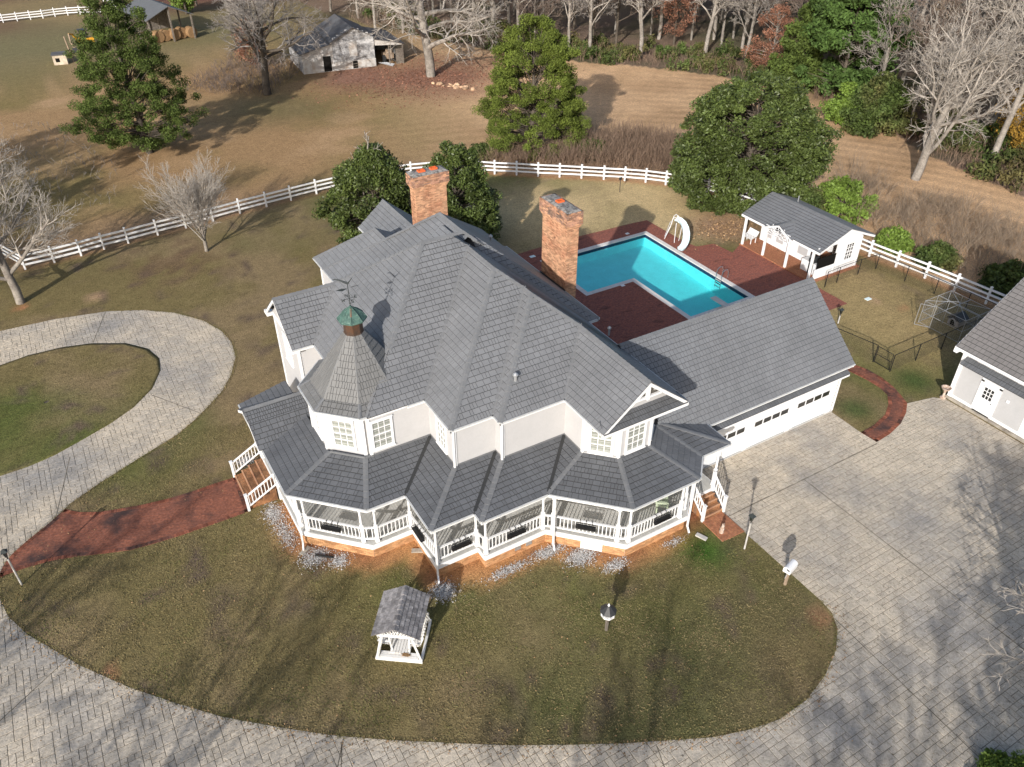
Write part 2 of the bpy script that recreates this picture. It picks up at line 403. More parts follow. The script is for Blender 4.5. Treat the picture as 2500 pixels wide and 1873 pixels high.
# ------------------------------------------------------------------ layout outlines (metres, house axes)
DRIVE = [(-60,30),(-45,30.5),(-30,30),(-17.6,28.9),(-14.3,28.7),(-11.1,28.0),(-8.9,26.9),(-7.1,25.4),(-5.7,23.4),(-5.0,21.5),(-4.8,19.8),(-5,18),(-5.8,16.1),(-6.7,14.7),(-7.8,13.6),(-8.8,12.7),(-9.9,11.9),(-12.1,10.9),(-14,10),(-15.6,9.1),(-16.9,7.95),(-17.7,7.4),(-18.4,6.8),(-18.8,6.2),(-19.1,5.4),(-19.1,4.5),(-18.8,3),(-18.2,1.6),(-17.4,.3),(-16.4,-1.3),(-14.9,-3.3),(-13.5,-4.9),(-12.1,-6.4),(-10.4,-7.9),(-8.7,-9.3),(-6.8,-10.65),(-4.9,-11.9),(-3.2,-13),(-1.3,-14.1),(.5,-15.1),(2.1,-15.9),(3.5,-16.6),(5,-17.1),(6.2,-17.35),(7.7,-17.3),(9.2,-16.9),(10.5,-16.3),(11.4,-15.6),(11.85,-14.9),(11.95,-14.2),(11.95,-6.9),(12.2,-4.96),(22.87,-4.96),(22.82,-7.2),(22.9,-8.2),(24.1,-8.1),(25.4,-7.8),(26.5,-7.3),(27.3,-6.75),(29.1,-7.15),(29.6,-7.6),(29.6,-40),(16,-40),(14.2,-27),(12.75,-22.9),(11.5,-23.3),(8,-23.4),(3,-22.5),(-2,-20),(-8,-16),(-14,-11),(-19,-6),(-23,0),(-25,5),(-26,9),(-30,11.5),(-45,13),(-60,13)]
ISLAND = [(-17.9,24.4),(-16.3,24.75),(-14.4,24.7),(-12.6,24.2),(-10.7,23.1),(-9.6,21.7),(-9.2,20.2),(-9.4,18.8),(-10.2,17.1),(-11.5,15.7),(-12.9,14.8),(-14.4,14.1),(-15.9,13.45),(-17.2,13.15),(-18.5,13.1),(-21,13.6),(-23.5,15.5),(-24.5,18.5),(-23.8,21.8),(-21.5,23.8)]
WALK = [(-15.9,8.75),(-15.3,8.15),(-14.5,7.7),(-13.7,7.45),(-12.5,7.12),(-11.3,6.92),(-10.1,6.85),(-8.8,6.85),(-7.95,6.8),(-8.1,4.0),(-9.5,4.0),(-11.3,4.05),(-12.5,4.15),(-13.6,4.3),(-14.7,4.7),(-15.8,5.15),(-16.8,5.45),(-17.9,5.6),(-19.05,5.6),(-18.8,6.2),(-18.4,6.8),(-17.7,7.4),(-16.9,7.95)]
PATH = [(22.82,-7.2),(24.0,-7.12),(25.3,-6.82),(26.3,-6.25),(27.0,-5.6),(27.2,-4.9),(27.2,-4.0),(27.05,-3.0),(26.8,-2.2),(26.6,.5),(27.6,.5),(27.8,-2.3),(28.12,-3.3),(28.15,-4.3),(27.95,-5.3),(27.62,-6.1),(27.3,-6.75),(26.5,-7.3),(25.4,-7.8),(24.1,-8.1),(22.9,-8.2)]
POOL_DECK = [(12.5,2.9),(12.5,21.0),(17,21.1),(23.4,21.2),(30.0,20.85),(30.05,16.0),(30.3,15.0),(31.8,14.7),(32.0,12.8),(33.5,13.55),(33.5,2.9)]
PH_SLAB = [(33.45,13.6),(33.45,6.2),(38.6,6.2),(38.6,13.6)]
LANDING = [(10.65,-7.85),(11.95,-7.85),(11.95,-9.45),(10.6,-9.4)]
DECK = [(-6.45,8.0),(-6.45,.62),(-3.92,-1.93),(-1.91,-1.93),(-1.91,-4.48),(.19,-4.48),(.19,-5.11),(3.38,-5.11),(6.06,-7.79),(9.6,-7.79),(10.45,-6.92),(12.2,-6.92),(12.2,-4.96),(9.9,-4.9),(0,2),(-4.0,8.0)]
FOREST = [(30,150),(36,104),(44,82),(47.7,73.8),(53.7,65.5),(61.7,55.9),(65.2,50.1),(67.5,42.9),(66.9,33.8),(66.2,26.8),(63.8,19.3),(62.2,13.2),(61.3,7.5),(60,-5),(300,-5),(300,320),(30,320)]
BACKFENCE = [(-16.8,41.0),(-15.4,37.6),(-13.4,37.7),(-11.5,37.9),(-9.8,38.2),(-8.0,38.35),(-5.7,38.65),(-3.45,38.85),(-1.2,39.1),(1.15,39.45),(3.5,39.7),(5.75,39.95),(8.15,40.2),(10.5,40.35),(12.8,40.35),(15.1,40.15),(17.2,39.8),(19.2,39.2),(21.0,38.4),(22.6,37.5),(24.1,36.2),(25.75,34.95),(27.3,33.65),(28.9,32.45),(30.5,31.2),(32.1,29.9),(33.6,28.7),(35.0,27.4),(36.2,26.0),(37.3,24.4),(38.2,22.6),(38.9,20.6),(39.4,18.5),(39.8,16.3),(40.0,14.1),(40.2,11.8),(40.4,9.4),(40.6,7.0),(40.9,4.8),(41.25,2.55),(41.5,.3),(41.7,-2.0),(41.9,-4.3)]

# ------------------------------------------------------------------ ground sheet with painted cover
def axis(lo, a, b, hi, fine, coarse, extra):
    v = list(np.arange(lo, a, coarse))+list(np.arange(a, b, fine))+list(np.arange(b, hi+coarse, coarse))
    v = [q for q in v if all(abs(q-e) > fine*.4 for e in extra)]+list(extra)
    return np.array(sorted(v))
PX = (18.75, 22.85, 28.25); PY = (7.05, 13.35, 18.85)        # pool basin walls
gx = axis(-260, -22, 66, 420, .5, 6., PX); gy = axis(-160, -24, 84, 420, .5, 6., PY)
GX, GY = np.meshgrid(gx, gy, indexing='ij')
def ground_paint(X, Y):
    n1 = vnoise(X, Y, .07, 1); n2 = vnoise(X, Y, .22, 2); n3 = vnoise(X, Y, .9, 3, 3); n4 = vnoise(X, Y, .03, 4, 3)
    def c(*k): return np.array(k)[None, None, :]*np.ones(X.shape+(1,))
    def lerp(a, b, t): t = np.clip(t, 0, 1)[..., None]; return a*(1-t)+b*t
    def blob(x, y, r, rag=.5): return np.clip(1.3*(1-np.hypot(X-x, Y-y)/r+rag*(n2-.5)), 0, 1)
    col = lerp(c(.185, .147, .066), c(.235, .175, .095), (n2-.42)*5)                  # olive and straw mix of the yard
    col = lerp(col, c(.095, .115, .032), (n1-.53)*6*(n3+.4)*.8)
    col = lerp(col, c(.135, .100, .070), (n3-.62)*5)
    # dry back lawn near the pool, dog yard
    col = lerp(col, c(.56, .42, .225), np.maximum(np.maximum(blob(24, 26, 11), blob(31, 21, 8)), blob(33, 25, 7))*.95)
    col = lerp(col, c(.37, .275, .132), blob(33.5, .5, 9)*.9)
    col = lerp(col, c(.22, .17, .09), blob(15, 23, 7)*.6)
    col = lerp(col, c(.36, .23, .15), blob(34.5, 16.5, 4.2)*.9)
    col = lerp(col, c(.14, .085, .055), blob(-6.0, 33, 6)*.5*(n3 > .5))
    # beyond the fence
    fd = dist_poly(X, Y, BACKFENCE, False)
    out = pip(X, Y, BACKFENCE+[(41.9, -60), (420, -60), (420, 420), (-260, 420), (-260, 41), (-40, 41)])
    fieldL = lerp(c(.345, .220, .112), c(.225, .170, .072), (n1-.42)*5)
    fieldL = lerp(fieldL, c(.42, .275, .150), (n2-.5)*3)
    t = np.clip((X-.35*(Y-40)-12)/18, 0, 1)
    fieldR = lerp(c(.60, .395, .230), c(.50, .325, .185), (n2-.45)*4)
    rows = .5+.5*np.sin((np.hypot(X-10, Y+8)+1.2*n1)*2*PI/1.9)
    fieldR = fieldR*(1-.24*rows*np.clip((n4-.42)*4, 0, 1)*(.5+n2))[..., None]
    f = lerp(fieldL, fieldR, t)
    f = lerp(f, c(.19, .165, .085), np.clip((Y-85)/22, 0, 1)*(X < 40)*np.clip(.25+1.4*n1, 0, 1))
    f = lerp(f, c(.165, .085, .06), np.clip((Y-118)/14, 0, 1)*np.clip((n1-.35)*4, 0, 1))
    f = lerp(f, c(.285, .155, .11), np.maximum(blob(33, 68, 12.5), blob(26, 73.5, 9.5, .7))*.95)
    f = lerp(f, c(.10, .105, .045), blob(13, 66, 10)*.6)
    f = lerp(f, c(.17, .115, .075), np.clip((46-Y)/9, 0, 1)*(X < 20)*np.clip((n2-.3)*3, 0, .8))
    col = lerp(col, f, out*1.)
    col = lerp(col, c(.40, .205, .105), np.clip(1-fd/.55, 0, 1)*.75*(X > 20))
    col = lerp(col, c(.40, .205, .105), np.clip(1-fd/.5, 0, 1)*.35)
    # woodland floor
    fo = pip(X+2.*(n2-.5), Y+2.*(n3-.5), FOREST)
    col = lerp(col, lerp(c(.21, .15, .11), c(.11, .10, .06), (n2-.45)*5), fo*1.)
    # clay along the foundations
    dd = dist_poly(X, Y, DECK); front = (Y < 4) & (X < 12.4)
    col = lerp(col, lerp(c(.44, .235, .105), c(.30, .15, .075), (n3-.45)*5), np.clip(1.7-dd/.75+(n2-.5)*1.2, 0, 1)*front)
    col = lerp(col, c(.20, .085, .045), blob(10.6, -7.2, 1.5, .3)*.9)
    col = lerp(col, c(.035, .105, .012), blob(9.6, -9.5, 2.1, .6)*.95)
    col = lerp(col, c(.05, .09, .025), np.maximum(blob(24.3, -5.6, 1.4, 1.), blob(29.6, -5.4, 1.6, .8))*.8)
    col = lerp(col, c(.42, .20, .10), np.maximum(blob(11.2, -14.8, .6, .4), blob(-15.5, -2.3, .5, .4)))
    col = lerp(col, c(.42, .28, .17), np.maximum(blob(-11.6, 30.6, 1.1, 1.), blob(35.4, 2.2, .6, .8)))
    col = lerp(col, c(.38, .18, .09), blob(36.3, .6, .55, .8)+blob(-16.1, 31.6, .7, .6))
    col = lerp(col, c(.13, .095, .06), np.clip((Y+9)/-6, 0, 1)*.45*np.clip((n1-.35)*4, 0, 1)*(X < 12))  # shade on the lawn by the lower drive, painted into its colour
    return col
paint = ground_paint(GX, GY)
nx, ny = len(gx), len(gy)
idx = np.arange(nx*ny).reshape(nx, ny)
faces = np.stack([idx[:-1, :-1], idx[1:, :-1], idx[1:, 1:], idx[:-1, 1:]], -1).reshape(-1, 4)
cx = (GX[:-1, :-1]+GX[1:, 1:])/2; cy = (GY[:-1, :-1]+GY[1:, 1:])/2
hole = (((cx > PX[0]) & (cx < PX[2]) & (cy > PY[1]) & (cy < PY[2])) | ((cx > PX[1]) & (cx < PX[2]) & (cy > PY[0]) & (cy < PY[2]))).ravel()
gz = np.zeros(GX.shape)
gme = npmesh('ground', np.stack([GX, GY, gz], -1).reshape(-1, 3), faces[~hole])
ca = gme.attributes.new('paint', 'FLOAT_COLOR', 'POINT')
ca.data.foreach_set('color', np.concatenate([paint, np.ones(paint.shape[:2]+(1,))], -1).astype(np.float32).ravel())
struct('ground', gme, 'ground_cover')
# island of lawn inside the turning loop
ic = np.mean(ISLAND, 0); rings = []; pi_ = np.array(ISLAND); pi_ = np.concatenate([pi_+(np.roll(pi_, -1, 0)-pi_)*t_ for t_ in (0, .25, .5, .75)], 1).reshape(-1, 2)
ni = len(pi_); fr_ = (1., 1., .96, .88, .8, .7, .6, .5, .4, .3, .2, .1, .02)
iv = np.concatenate([np.concatenate([ic+(pi_-ic)*f_, np.full((ni, 1), 0 if k_ == 0 else .035)], 1) for k_, f_ in enumerate(fr_)])
if_ = np.array([(r_*ni+k_, r_*ni+(k_+1) % ni, (r_+1)*ni+(k_+1) % ni, (r_+1)*ni+k_) for r_ in range(len(fr_)-1) for k_ in range(ni)])
if area2([tuple(q_) for q_ in pi_]) < 0: if_ = if_[:, ::-1]
ime = npmesh('lawn_island', iv, if_)
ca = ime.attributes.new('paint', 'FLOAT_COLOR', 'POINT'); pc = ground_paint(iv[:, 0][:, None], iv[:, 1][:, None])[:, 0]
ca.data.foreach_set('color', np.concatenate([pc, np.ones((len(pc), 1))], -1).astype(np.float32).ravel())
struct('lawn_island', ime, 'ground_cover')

# ------------------------------------------------------------------ driveway: sheet for the joints, stamped stones on it
dw = struct('driveway', MB().prism(DRIVE, .001, .004, bottom=False), 'paving_joint')
U = .25
i0, i1, j0, j1 = -98, 120, -160, 122
used = np.zeros((i1-i0, j1-j0), bool)
ii, jj = np.meshgrid(np.arange(i0, i1), np.arange(j0, j1), indexing='ij')
gxx = (ii+.5)*U; gyy = (jj+.5)*U
ins = pip(gxx, gyy, DRIVE); dd = dist_poly(gxx, gyy, DRIVE); inisl = pip(gxx, gyy, ISLAND) & (dist_poly(gxx, gyy, ISLAND) > 1.0)
vis = np.zeros(gxx.shape, bool)
dx = gxx-CAM[0]; dy = gyy-CAM[1]; zz = dx*FWD[0]+dy*FWD[1]-CAM[2]*FWD[2]
uu = (dx*RIGHT[0]+dy*RIGHT[1])/zz/(1250/1964.7); vv = (dx*UP[0]+dy*UP[1]-CAM[2]*UP[2])/zz/(936.5/1964.7)
vis = (zz > 1) & (abs(uu) < 1.12) & (abs(vv) < 1.12)
want = (ins | (dd < U*2.2)) & ~inisl & vis
pieces = []
prng = random.Random(3)
shapes = [(2, 1), (1, 2), (1, 1), (2, 2), (1, 1), (3, 2), (2, 1), (1, 2)]
for a in range(used.shape[0]):
    for b in range(used.shape[1]):
        if used[a, b] or not want[a, b]: continue
        sh = shapes[:]; prng.shuffle(sh)
        for w, h in sh+[(1, 1)]:
            if a+w <= used.shape[0] and b+h <= used.shape[1] and not used[a:a+w, b:b+h].any() and want[a:a+w, b:b+h].all(): break
        else: continue
        used[a:a+w, b:b+h] = True
        g = .010
        x0 = (a+i0)*U+g; x1 = (a+w+i0)*U-g; y0 = (b+j0)*U+g; y1 = (b+h+j0)*U-g
        if ins[a:a+w, b:b+h].all() and dd[a:a+w, b:b+h].min() > U*.75: pl = [(x0, y0), (x1, y0), (x1, y1), (x0, y1)]
        else:
            pl = clip_rect(DRIVE, x0, x1, y0, y1)
            if len(pl) < 3 or abs(area2(pl)) < .004: continue
            if area2(pl) < 0: pl = pl[::-1]
        zt = .016+prng.uniform(-.002, .002)
        cxm = sum(p[0] for p in pl)/len(pl); cym = sum(p[1] for p in pl)/len(pl)
        n = len(pl); q = [(p[0]+(cxm-p[0])*.04, p[1]+(cym-p[1])*.04, zt) for p in pl]
        mb = MB().add([(p[0], p[1], .0045) for p in pl]+q, [tuple(range(n, 2*n))]+[(k, (k+1) % n, n+(k+1) % n, n+k) for k in range(n)], prng.random())
        pieces.append((mb, (cxm, cym, 0), abs(area2(pl))))
emit_pieces('paving_stone', 'paving_stones', pieces, 'paving', dw)
mb = MB()
for p, q in (((12.0, -8.3), (22.8, -8.3)), ((11.7, -15.2), (11.35, -23.)), ((17.2, -8.3), (17.2, -25)), ((-19.6, -2.4), (-16.7, -.5)), ((-9.2, -10.9), (-8.4, -9.6)), ((.9, -17.5), (1.5, -15.8)), ((-12.5, 24.3), (-11.2, 28.0)), ((-10.4, 16.5), (-8.3, 13.2)), ((-9.6, -12.4), (-8.5, -9.7)), ((-15.2, 12.9), (-16.3, 8.6))):
    mb.bar((*p, .012), (*q, .012), .035, .016)
obj('control_joint', mb, 'paving_joint', dw)
# brick walks, pool deck and slabs as sheets
for nm_, pl_ in (('brick_walk', WALK), ('garden_path', PATH)):
    wk = struct(nm_, MB().prism(pl_, .002, .020, bottom=False), 'walk_brick')
    pg = pl_ if area2(pl_) > 0 else pl_[::-1]
    mb = MB(); n_ = len(pg)
    for i_ in range(n_):
        a_ = np.array(pg[i_]); b_ = np.array(pg[(i_+1) % n_]); L_ = np.linalg.norm(b_-a_); d_0 = (b_-a_)/L_; o_0 = np.array((-d_0[1], d_0[0])); k_ = max(1, int(L_/.11))
        for q_ in range(k_): mb.obox((*(a_+d_0*(L_*q_/k_+.006)), .012), (*(d_0*(L_/k_-.012)), 0), (*(o_0*.2), 0), (0, 0, .018), random.random())
    tag(obj('edging_bricks', mb, 'edging', wk), kind='stuff')
struct('brick_landing', MB().prism(LANDING, .002, .05, bottom=False), 'slab_brick')
struct('pool_house_slab', MB().prism(PH_SLAB, .002, .10, bottom=False), 'slab_brick')
mb = MB()   # deck laid round the pool basin in rectangles, meeting edge to edge
for r in ([(12.5, 2.9), (22.5, 2.9), (22.5, 13.0), (12.5, 13.0)], [(22.5, 2.9), (28.6, 2.9), (28.6, 6.7), (22.5, 6.7)], [(12.5, 13.0), (18.4, 13.0), (18.4, 21.05), (12.5, 21.05)],
          [(18.4, 19.2), (28.6, 19.2), (28.6, 21.0), (23.4, 21.2), (18.4, 21.1)], [(28.6, 2.9), (33.44, 2.9), (33.44, 13.5), (32.0, 12.8), (31.8, 14.7), (30.3, 15.0), (30.05, 16.0), (30.0, 20.85), (28.6, 21.0)]):
    mb.prism(r, .002, .022, bottom=False)
struct('pool_deck', mb, 'deck_brick')
struct('lawn_patch', MB().prism([(14.6, 2.95), (17.0, 2.95), (17.0, 4.6), (14.6, 4.6)], .0, .03), 'leaf_shrub')
# ------------------------------------------------------------------ roof machinery
ZE, SL = 6.397, .82
WID = [.15, .15, .17, .30, .34, .36]
def tile_face(poly3, e, pieces, keep=None, ex=.277, widths=WID, seed=0, lift=.034, gap=.009, cgap=.020):
    rg = random.Random(seed)
    P = [np.array(p, float) for p in poly3]
    n = np.cross(P[1]-P[0], P[2]-P[0])
    n /= np.linalg.norm(n)
    if n[2] < 0: n = -n
    e = np.array(e, float); e -= n*np.dot(e, n); e /= np.linalg.norm(e)
    u = np.cross(n, e)
    if u[2] < 0: u = -u
    o = P[0]
    q = [((p-o)@e, (p-o)@u) for p in P]
    a0 = min(x for x, _ in q); a1 = max(x for x, _ in q); b0 = min(y for _, y in q); b1 = max(y for _, y in q)
    b = b0; row = 0
    while b < b1-.02:
        a = a0-rg.random()*.3
        while a < a1:
            w = rg.choice(widths)
            pl = clip_rect(q, a+gap, a+w-gap, b+cgap, b+ex+.002)
            a += w
            if len(pl) < 3 or abs(area2(pl)) < .0012: continue
            if area2(pl) < 0: pl = pl[::-1]
            base = [o+x*e+y*u for x, y in pl]
            if keep and not any(keep(p) for p in base): continue
            hh = [.012+lift*(1-(y-b)/ex) for x, y in pl]
            k = len(pl)
            top = [p+n*h for p, h in zip(base, hh)]; bot = [p+n*max(.002, h-.014) for p, h in zip(base, hh)]
            fl = np.dot(np.cross(e, u), n) > 0
            f = [tuple(range(k))]+[(i, i+k, (i+1) % k+k, (i+1) % k) for i in range(k)]
            if not fl: f = [g[::-1] for g in f]
            pieces.append((MB().add(top+bot, f, rg.random()), tuple(np.mean(base, 0)), abs(area2(pl))))
        b += ex; row += 1
class RS:
    """roof over a rectangle; active sides slope up from their eave"""
    def __init__(s, x0, x1, y0, y1, act, ze=ZE, sl=SL):
        s.r = (x0, x1, y0, y1); s.act = act; s.ze = ze; s.sl = sl
    def h(s, x, y):
        x0, x1, y0, y1 = s.r
        if x < x0 or x > x1 or y < y0 or y > y1: return -9
        d = {'W': x-x0, 'E': x1-x, 'S': y-y0, 'N': y1-y}
        return s.ze+s.sl*min(d[k] for k in s.act)
    def faces(s):
        x0, x1, y0, y1 = s.r
        lin = {'W': (1, 0, -x0), 'E': (-1, 0, x1), 'S': (0, 1, -y0), 'N': (0, -1, y1)}
        out = []
        for k in s.act:
            a, b, c = lin[k]; pl = [(x0, y0), (x1, y0), (x1, y1), (x0, y1)]
            for m in s.act:
                if m != k:
                    a2, b2, c2 = lin[m]; pl = clip_poly(pl, a-a2, b-b2, c2-c)
            if len(pl) >= 3: out.append((k, [(x, y, s.ze+s.sl*(a*x+b*y+c)) for x, y in pl]))
        return out
EDIR = {'W': (0, 1, 0), 'E': (0, 1, 0), 'S': (1, 0, 0), 'N': (1, 0, 0)}
def cap_line(mb, A, B, wd=.13, drop=.075, seg=.29, lift=.05, r0=.5):
    """overlapping cap pieces along a hip or ridge"""
    A = np.array(A, float); B = np.array(B, float); L = np.linalg.norm(B-A); d = (B-A)/L
    c = np.cross(d, (0, 0, 1.)); c /= np.linalg.norm(c)
    n = max(1, int(L/seg)); rg = random.Random(int(L*1000))
    for i in range(n):
        p = A+d*(L*i/n); q = A+d*min(L, L*(i+1)/n+.02)
        z0 = np.array((0, 0, lift+.022)); z1 = np.array((0, 0, lift)); dn = np.array((0, 0, -drop)); th = np.array((0, 0, -.02))
        v = [p-c*wd+dn+z0, p+z0, p+c*wd+dn+z0, q-c*wd+dn+z1, q+z1, q+c*wd+dn+z1]
        v += [x+th for x in v]
        mb.add(v, [(0, 1, 4, 3), (1, 2, 5, 4), (6, 7, 1, 0), (7, 8, 2, 1), (9, 6, 0, 3), (8, 11, 5, 2)], rg.random())
def cap_obj(A, B, parent=None, m='ridge_metal', **k):
    mb = MB(); cap_line(mb, A, B, **k); return obj('ridge_cap', mb, m, parent or house)
def valley_line(mb, A, B, c1, c2, wd=.10, lift=.045):
    A = np.array(A, float); B = np.array(B, float); z = np.array((0, 0, lift))
    c1 = np.array(c1, float)*wd; c2 = np.array(c2, float)*wd
    mb.add([A+z, B+z, B+c1+z, A+c1+z, B+c2+z, A+c2+z], [(0, 1, 2, 3), (1, 0, 5, 4)])
def siding(mb, pts, z0, z1, closed=False, step=.17, out=.038):
    n = len(pts)
    for i in range(n if closed else n-1):
        a = np.array(pts[i], float); b = np.array(pts[(i+1) % n], float); d = (b-a)/np.linalg.norm(b-a); o = np.array((d[1], -d[0]))*out
        z = z0
        while z < z1-.01:
            t = min(z1, z+step)
            mb.add([(*(a+o), z), (*(b+o), z), (*b, t), (*a, t), (*a, z), (*b, z)], [(0, 1, 2, 3), (4, 5, 1, 0)]); z = t
def corner_board(mb, p, z0, z1, w=.13): mb.box((p[0]-w/2, p[1]-w/2, z0), (p[0]+w/2, p[1]+w/2, z1))
def band(mb, pts, z0, z1, t=.03, closed=False, off=0.):
    n = len(pts)
    for i in range(n if closed else n-1):
        a = np.array(pts[i], float); b = np.array(pts[(i+1) % n], float); d = (b-a)/np.linalg.norm(b-a); o = np.array((d[1], -d[0]))
        mb.obox((*(a+o*off-d*.0), z0), (*(b-a), 0), (*(o*t), 0), (0, 0, z1-z0))
PANES = {}
def window(parent, c, nd, w, h, nx_, ny_, glass='curtain_glass', trim=.11, name='window', proud=.03, frame='white_paint', mid=True):
    """frame with glazing bars; each pane a piece of its own"""
    nd = np.array((*nd, 0.), float); nd /= np.linalg.norm(nd); sd_ = np.cross((0, 0, 1.), nd); up = np.array((0, 0, 1.)); c = np.array(c, float)+nd*proud
    mb = MB()
    def bx(u0, u1, v0, v1, d0, d1): mb.obox(c+sd_*u0+up*v0+nd*d0, sd_*(u1-u0), up*(v1-v0), nd*(d1-d0))
    W, H = w/2, h/2
    bx(-W-trim, -W, -H-trim, H+trim, 0, .05); bx(W, W+trim, -H-trim, H+trim, 0, .05)
    bx(-W, W, H, H+trim, 0, .05); bx(-W, W, -H-trim, -H, 0, .05); bx(-W-trim-.03, W+trim+.03, -H-trim-.05, -H-trim, 0, .09); bx(-W-trim-.03, W+trim+.03, H+trim, H+trim+.04, 0, .07)
    for i in range(1, nx_): u = -W+w*i/nx_; bx(u-.016, u+.016, -H, H, .0, .028)
    for j in range(1, ny_):
        v = -H+h*j/ny_; t = .028 if (mid and j*2 == ny_) else .016; bx(-W, W, v-t, v+t, .0, .034 if t > .02 else .026)
    fr = obj(name, mb, frame, parent)
    pw, ph = w/nx_, h/ny_
    key = (round(pw, 3), round(ph, 3), glass)
    if key not in PANES:
        m_ = MB().obox((-pw/2, 0, -ph/2), (pw, 0, 0), (0, .008, 0), (0, 0, ph)).mesh('pane'); m_.materials.append(MATS[glass]); PANES[key] = m_
    for i in range(nx_):
        for j in range(ny_):
            p = c+sd_*(-W+pw*(i+.5))+up*(-H+ph*(j+.5))+nd*.004
            obj('pane', PANES[key], None, fr, loc=tuple(p), rz=math.atan2(sd_[1], sd_[0]))
    return fr

# ------------------------------------------------------------------ the house
house = thing('house', 'large white house with steep grey shingled roofs, corner turret and wraparound porch', 'house', (3, 0, 0))
S_main = RS(-2.78, 10.2, 0, 11.5, 'WSNE'); S_main2 = RS(-2.5, 10.94, 1.76, 11.3, 'WSNE')
S_w2 = RS(0, 10.196, -2.573, 8, 'WSE'); S_w3 = RS(2.1, 10.196, -3.196, 6, 'WSE'); S_w4 = RS(5.483, 10.196, -6.197, 2.5, 'WE')
S_ww = RS(-3.905, 3, 6.97, 11.41, 'SN'); S_n1 = RS(.42, 10.8, 6, 14.36, 'WNE'); S_n2 = RS(.355, 6.2, 8, 15.97, 'WNE'); S_n3 = RS(4.27, 7.83, 10, 18.6, 'WE')
UPPER = [S_main, S_main2, S_w2, S_w3, S_w4, S_ww, S_n1, S_n2, S_n3]
GAR = RS(8.0, 23.3, -5.33, 2.63, 'SN', 3.36, .874)
TC_ = np.array((-1.97, 2.8)); AP = 2.62
def octo(ap): r = ap/math.cos(PI/8); return [(TC_[0]+r*math.cos(PI/8+k*PI/4), TC_[1]+r*math.sin(PI/8+k*PI/4)) for k in range(8)]
def turret_h(x, y):
    d = max(abs((x-TC_[0])*math.cos(k*PI/4)+(y-TC_[1])*math.sin(k*PI/4)) for k in range(8))
    if d > AP: return -9
    return ZE+(AP-d)*.33/.54 if d > 2.08 else 6.73+(2.08-d)*2.47/1.69
def exposed(own):
    def f(p):
        for s in UPPER:
            if s is not own and p[2] < s.h(p[0], p[1])-.02: return False
        return not (own != 'T' and p[2] < turret_h(p[0], p[1])-.02)
    return f
pieces = []; under = MB()
for i, s in enumerate(UPPER):
    for k, pl in s.faces():
        under.add(pl, [tuple(range(len(pl)))])
        tile_face(pl, EDIR[k], pieces, exposed(s), seed=i*10+ord(k))
for i, (k, pl) in enumerate(GAR.faces()):
    under.add(pl, [tuple(range(len(pl)))])
    tile_face(pl, EDIR[k], pieces, lambda p: all(p[2] > s.h(p[0], p[1])-.02 for s in UPPER) and not (p[0] < 9.9), seed=300+i, widths=[.16, .2, .24, .3])
# turret cone in two pitches
tpieces = []; tund = MB()
o1 = octo(AP); o2 = octo(2.08); o3 = octo(.39)
for k in range(8):
    a, b = o1[k-1], o1[k]; c, d = o2[k], o2[k-1]; g, h_ = o3[k], o3[k-1]
    e = (b[0]-a[0], b[1]-a[1], 0)
    lo = [(*a, ZE), (*b, ZE), (*c, 6.73), (*d, 6.73)]; hi = [(*d, 6.73), (*c, 6.73), (*g, 9.2), (*h_, 9.2)]
    tund.add(lo, [(0, 1, 2, 3)]); tund.add(hi, [(0, 1, 2, 3)])
    tile_face(lo, e, tpieces, exposed('T'), ex=.27, seed=400+k, widths=[.12, .15, .2, .26]); tile_face(hi, e, tpieces, exposed('T'), ex=.30, seed=420+k, widths=[.11, .13, .16, .22])
roof = obj('roof', under, 'underlay', house)
emit_pieces('shingle', 'shingles', pieces, 'shingle', roof, 160)
troof = obj('turret_roof', tund, 'underlay', house); emit_pieces('shingle', 'shingles', tpieces, 'shingle_turret', troof, 40)
def hz(s, x, y): return (x, y, s.h(x, y))
P15 = (2.97, 5.75, 11.11); P14 = (5.19, 5.75, 11.11)
cap_obj((-.65, 2.13, 8.13), P15); cap_obj(P15, P14, drop=.1); cap_obj(P15, (-.45, 9.17, 8.3)); cap_obj(P14, (5.7, 5.24, 10.69))
for s, x, yf, yb in ((S_w2, 0, -2.573, 5.1), (S_w3, 2.1, -3.196, 1.5)):
    hw = (10.196-x)/2; cap_obj((x, yf, ZE), (x+hw, yf+hw, ZE+SL*hw)); cap_obj((10.196, yf, ZE), (x+hw, yf+hw, ZE+SL*hw))
cap_obj((5.098, 2.525, 10.577), (5.098, 5.05, 10.577), drop=.1); cap_obj((6.148, .85, 9.717), (6.148, 1.5, 9.717), drop=.1)
cap_obj((7.84, -6.18, 8.329), (7.84, -.84, 8.329), drop=.1)
cap_obj((-3.88, 9.19, 8.217), (-.5, 9.19, 8.217), drop=.1)
cap_obj((.355, 14.4, ZE), (5.577, 9.178, 10.68)); cap_obj((.355, 15.97, ZE), (3.277, 13.05, 8.79)); cap_obj((3.277, 13.05, 8.79), (3.277, 11.5, 8.79), drop=.1)
cap_obj((5.577, 9.178, 10.68), (5.577, 6.4, 10.68), drop=.1); cap_obj((6.05, 18.58, 7.857), (6.05, 12.6, 7.857), drop=.1)
cap_obj((9.9, -1.35, 6.839), (23.28, -1.35, 6.839), drop=.1)
cap_obj((10.94, 1.76, ZE), (7.6, 5.1, 9.136))
for k in range(8):
    cap_obj((*o1[k], ZE), (*o2[k], 6.73), wd=.08, drop=.03); cap_obj((*o2[k], 6.73), (*o3[k], 9.2), wd=.075, drop=.085, lift=.035)
val = MB()
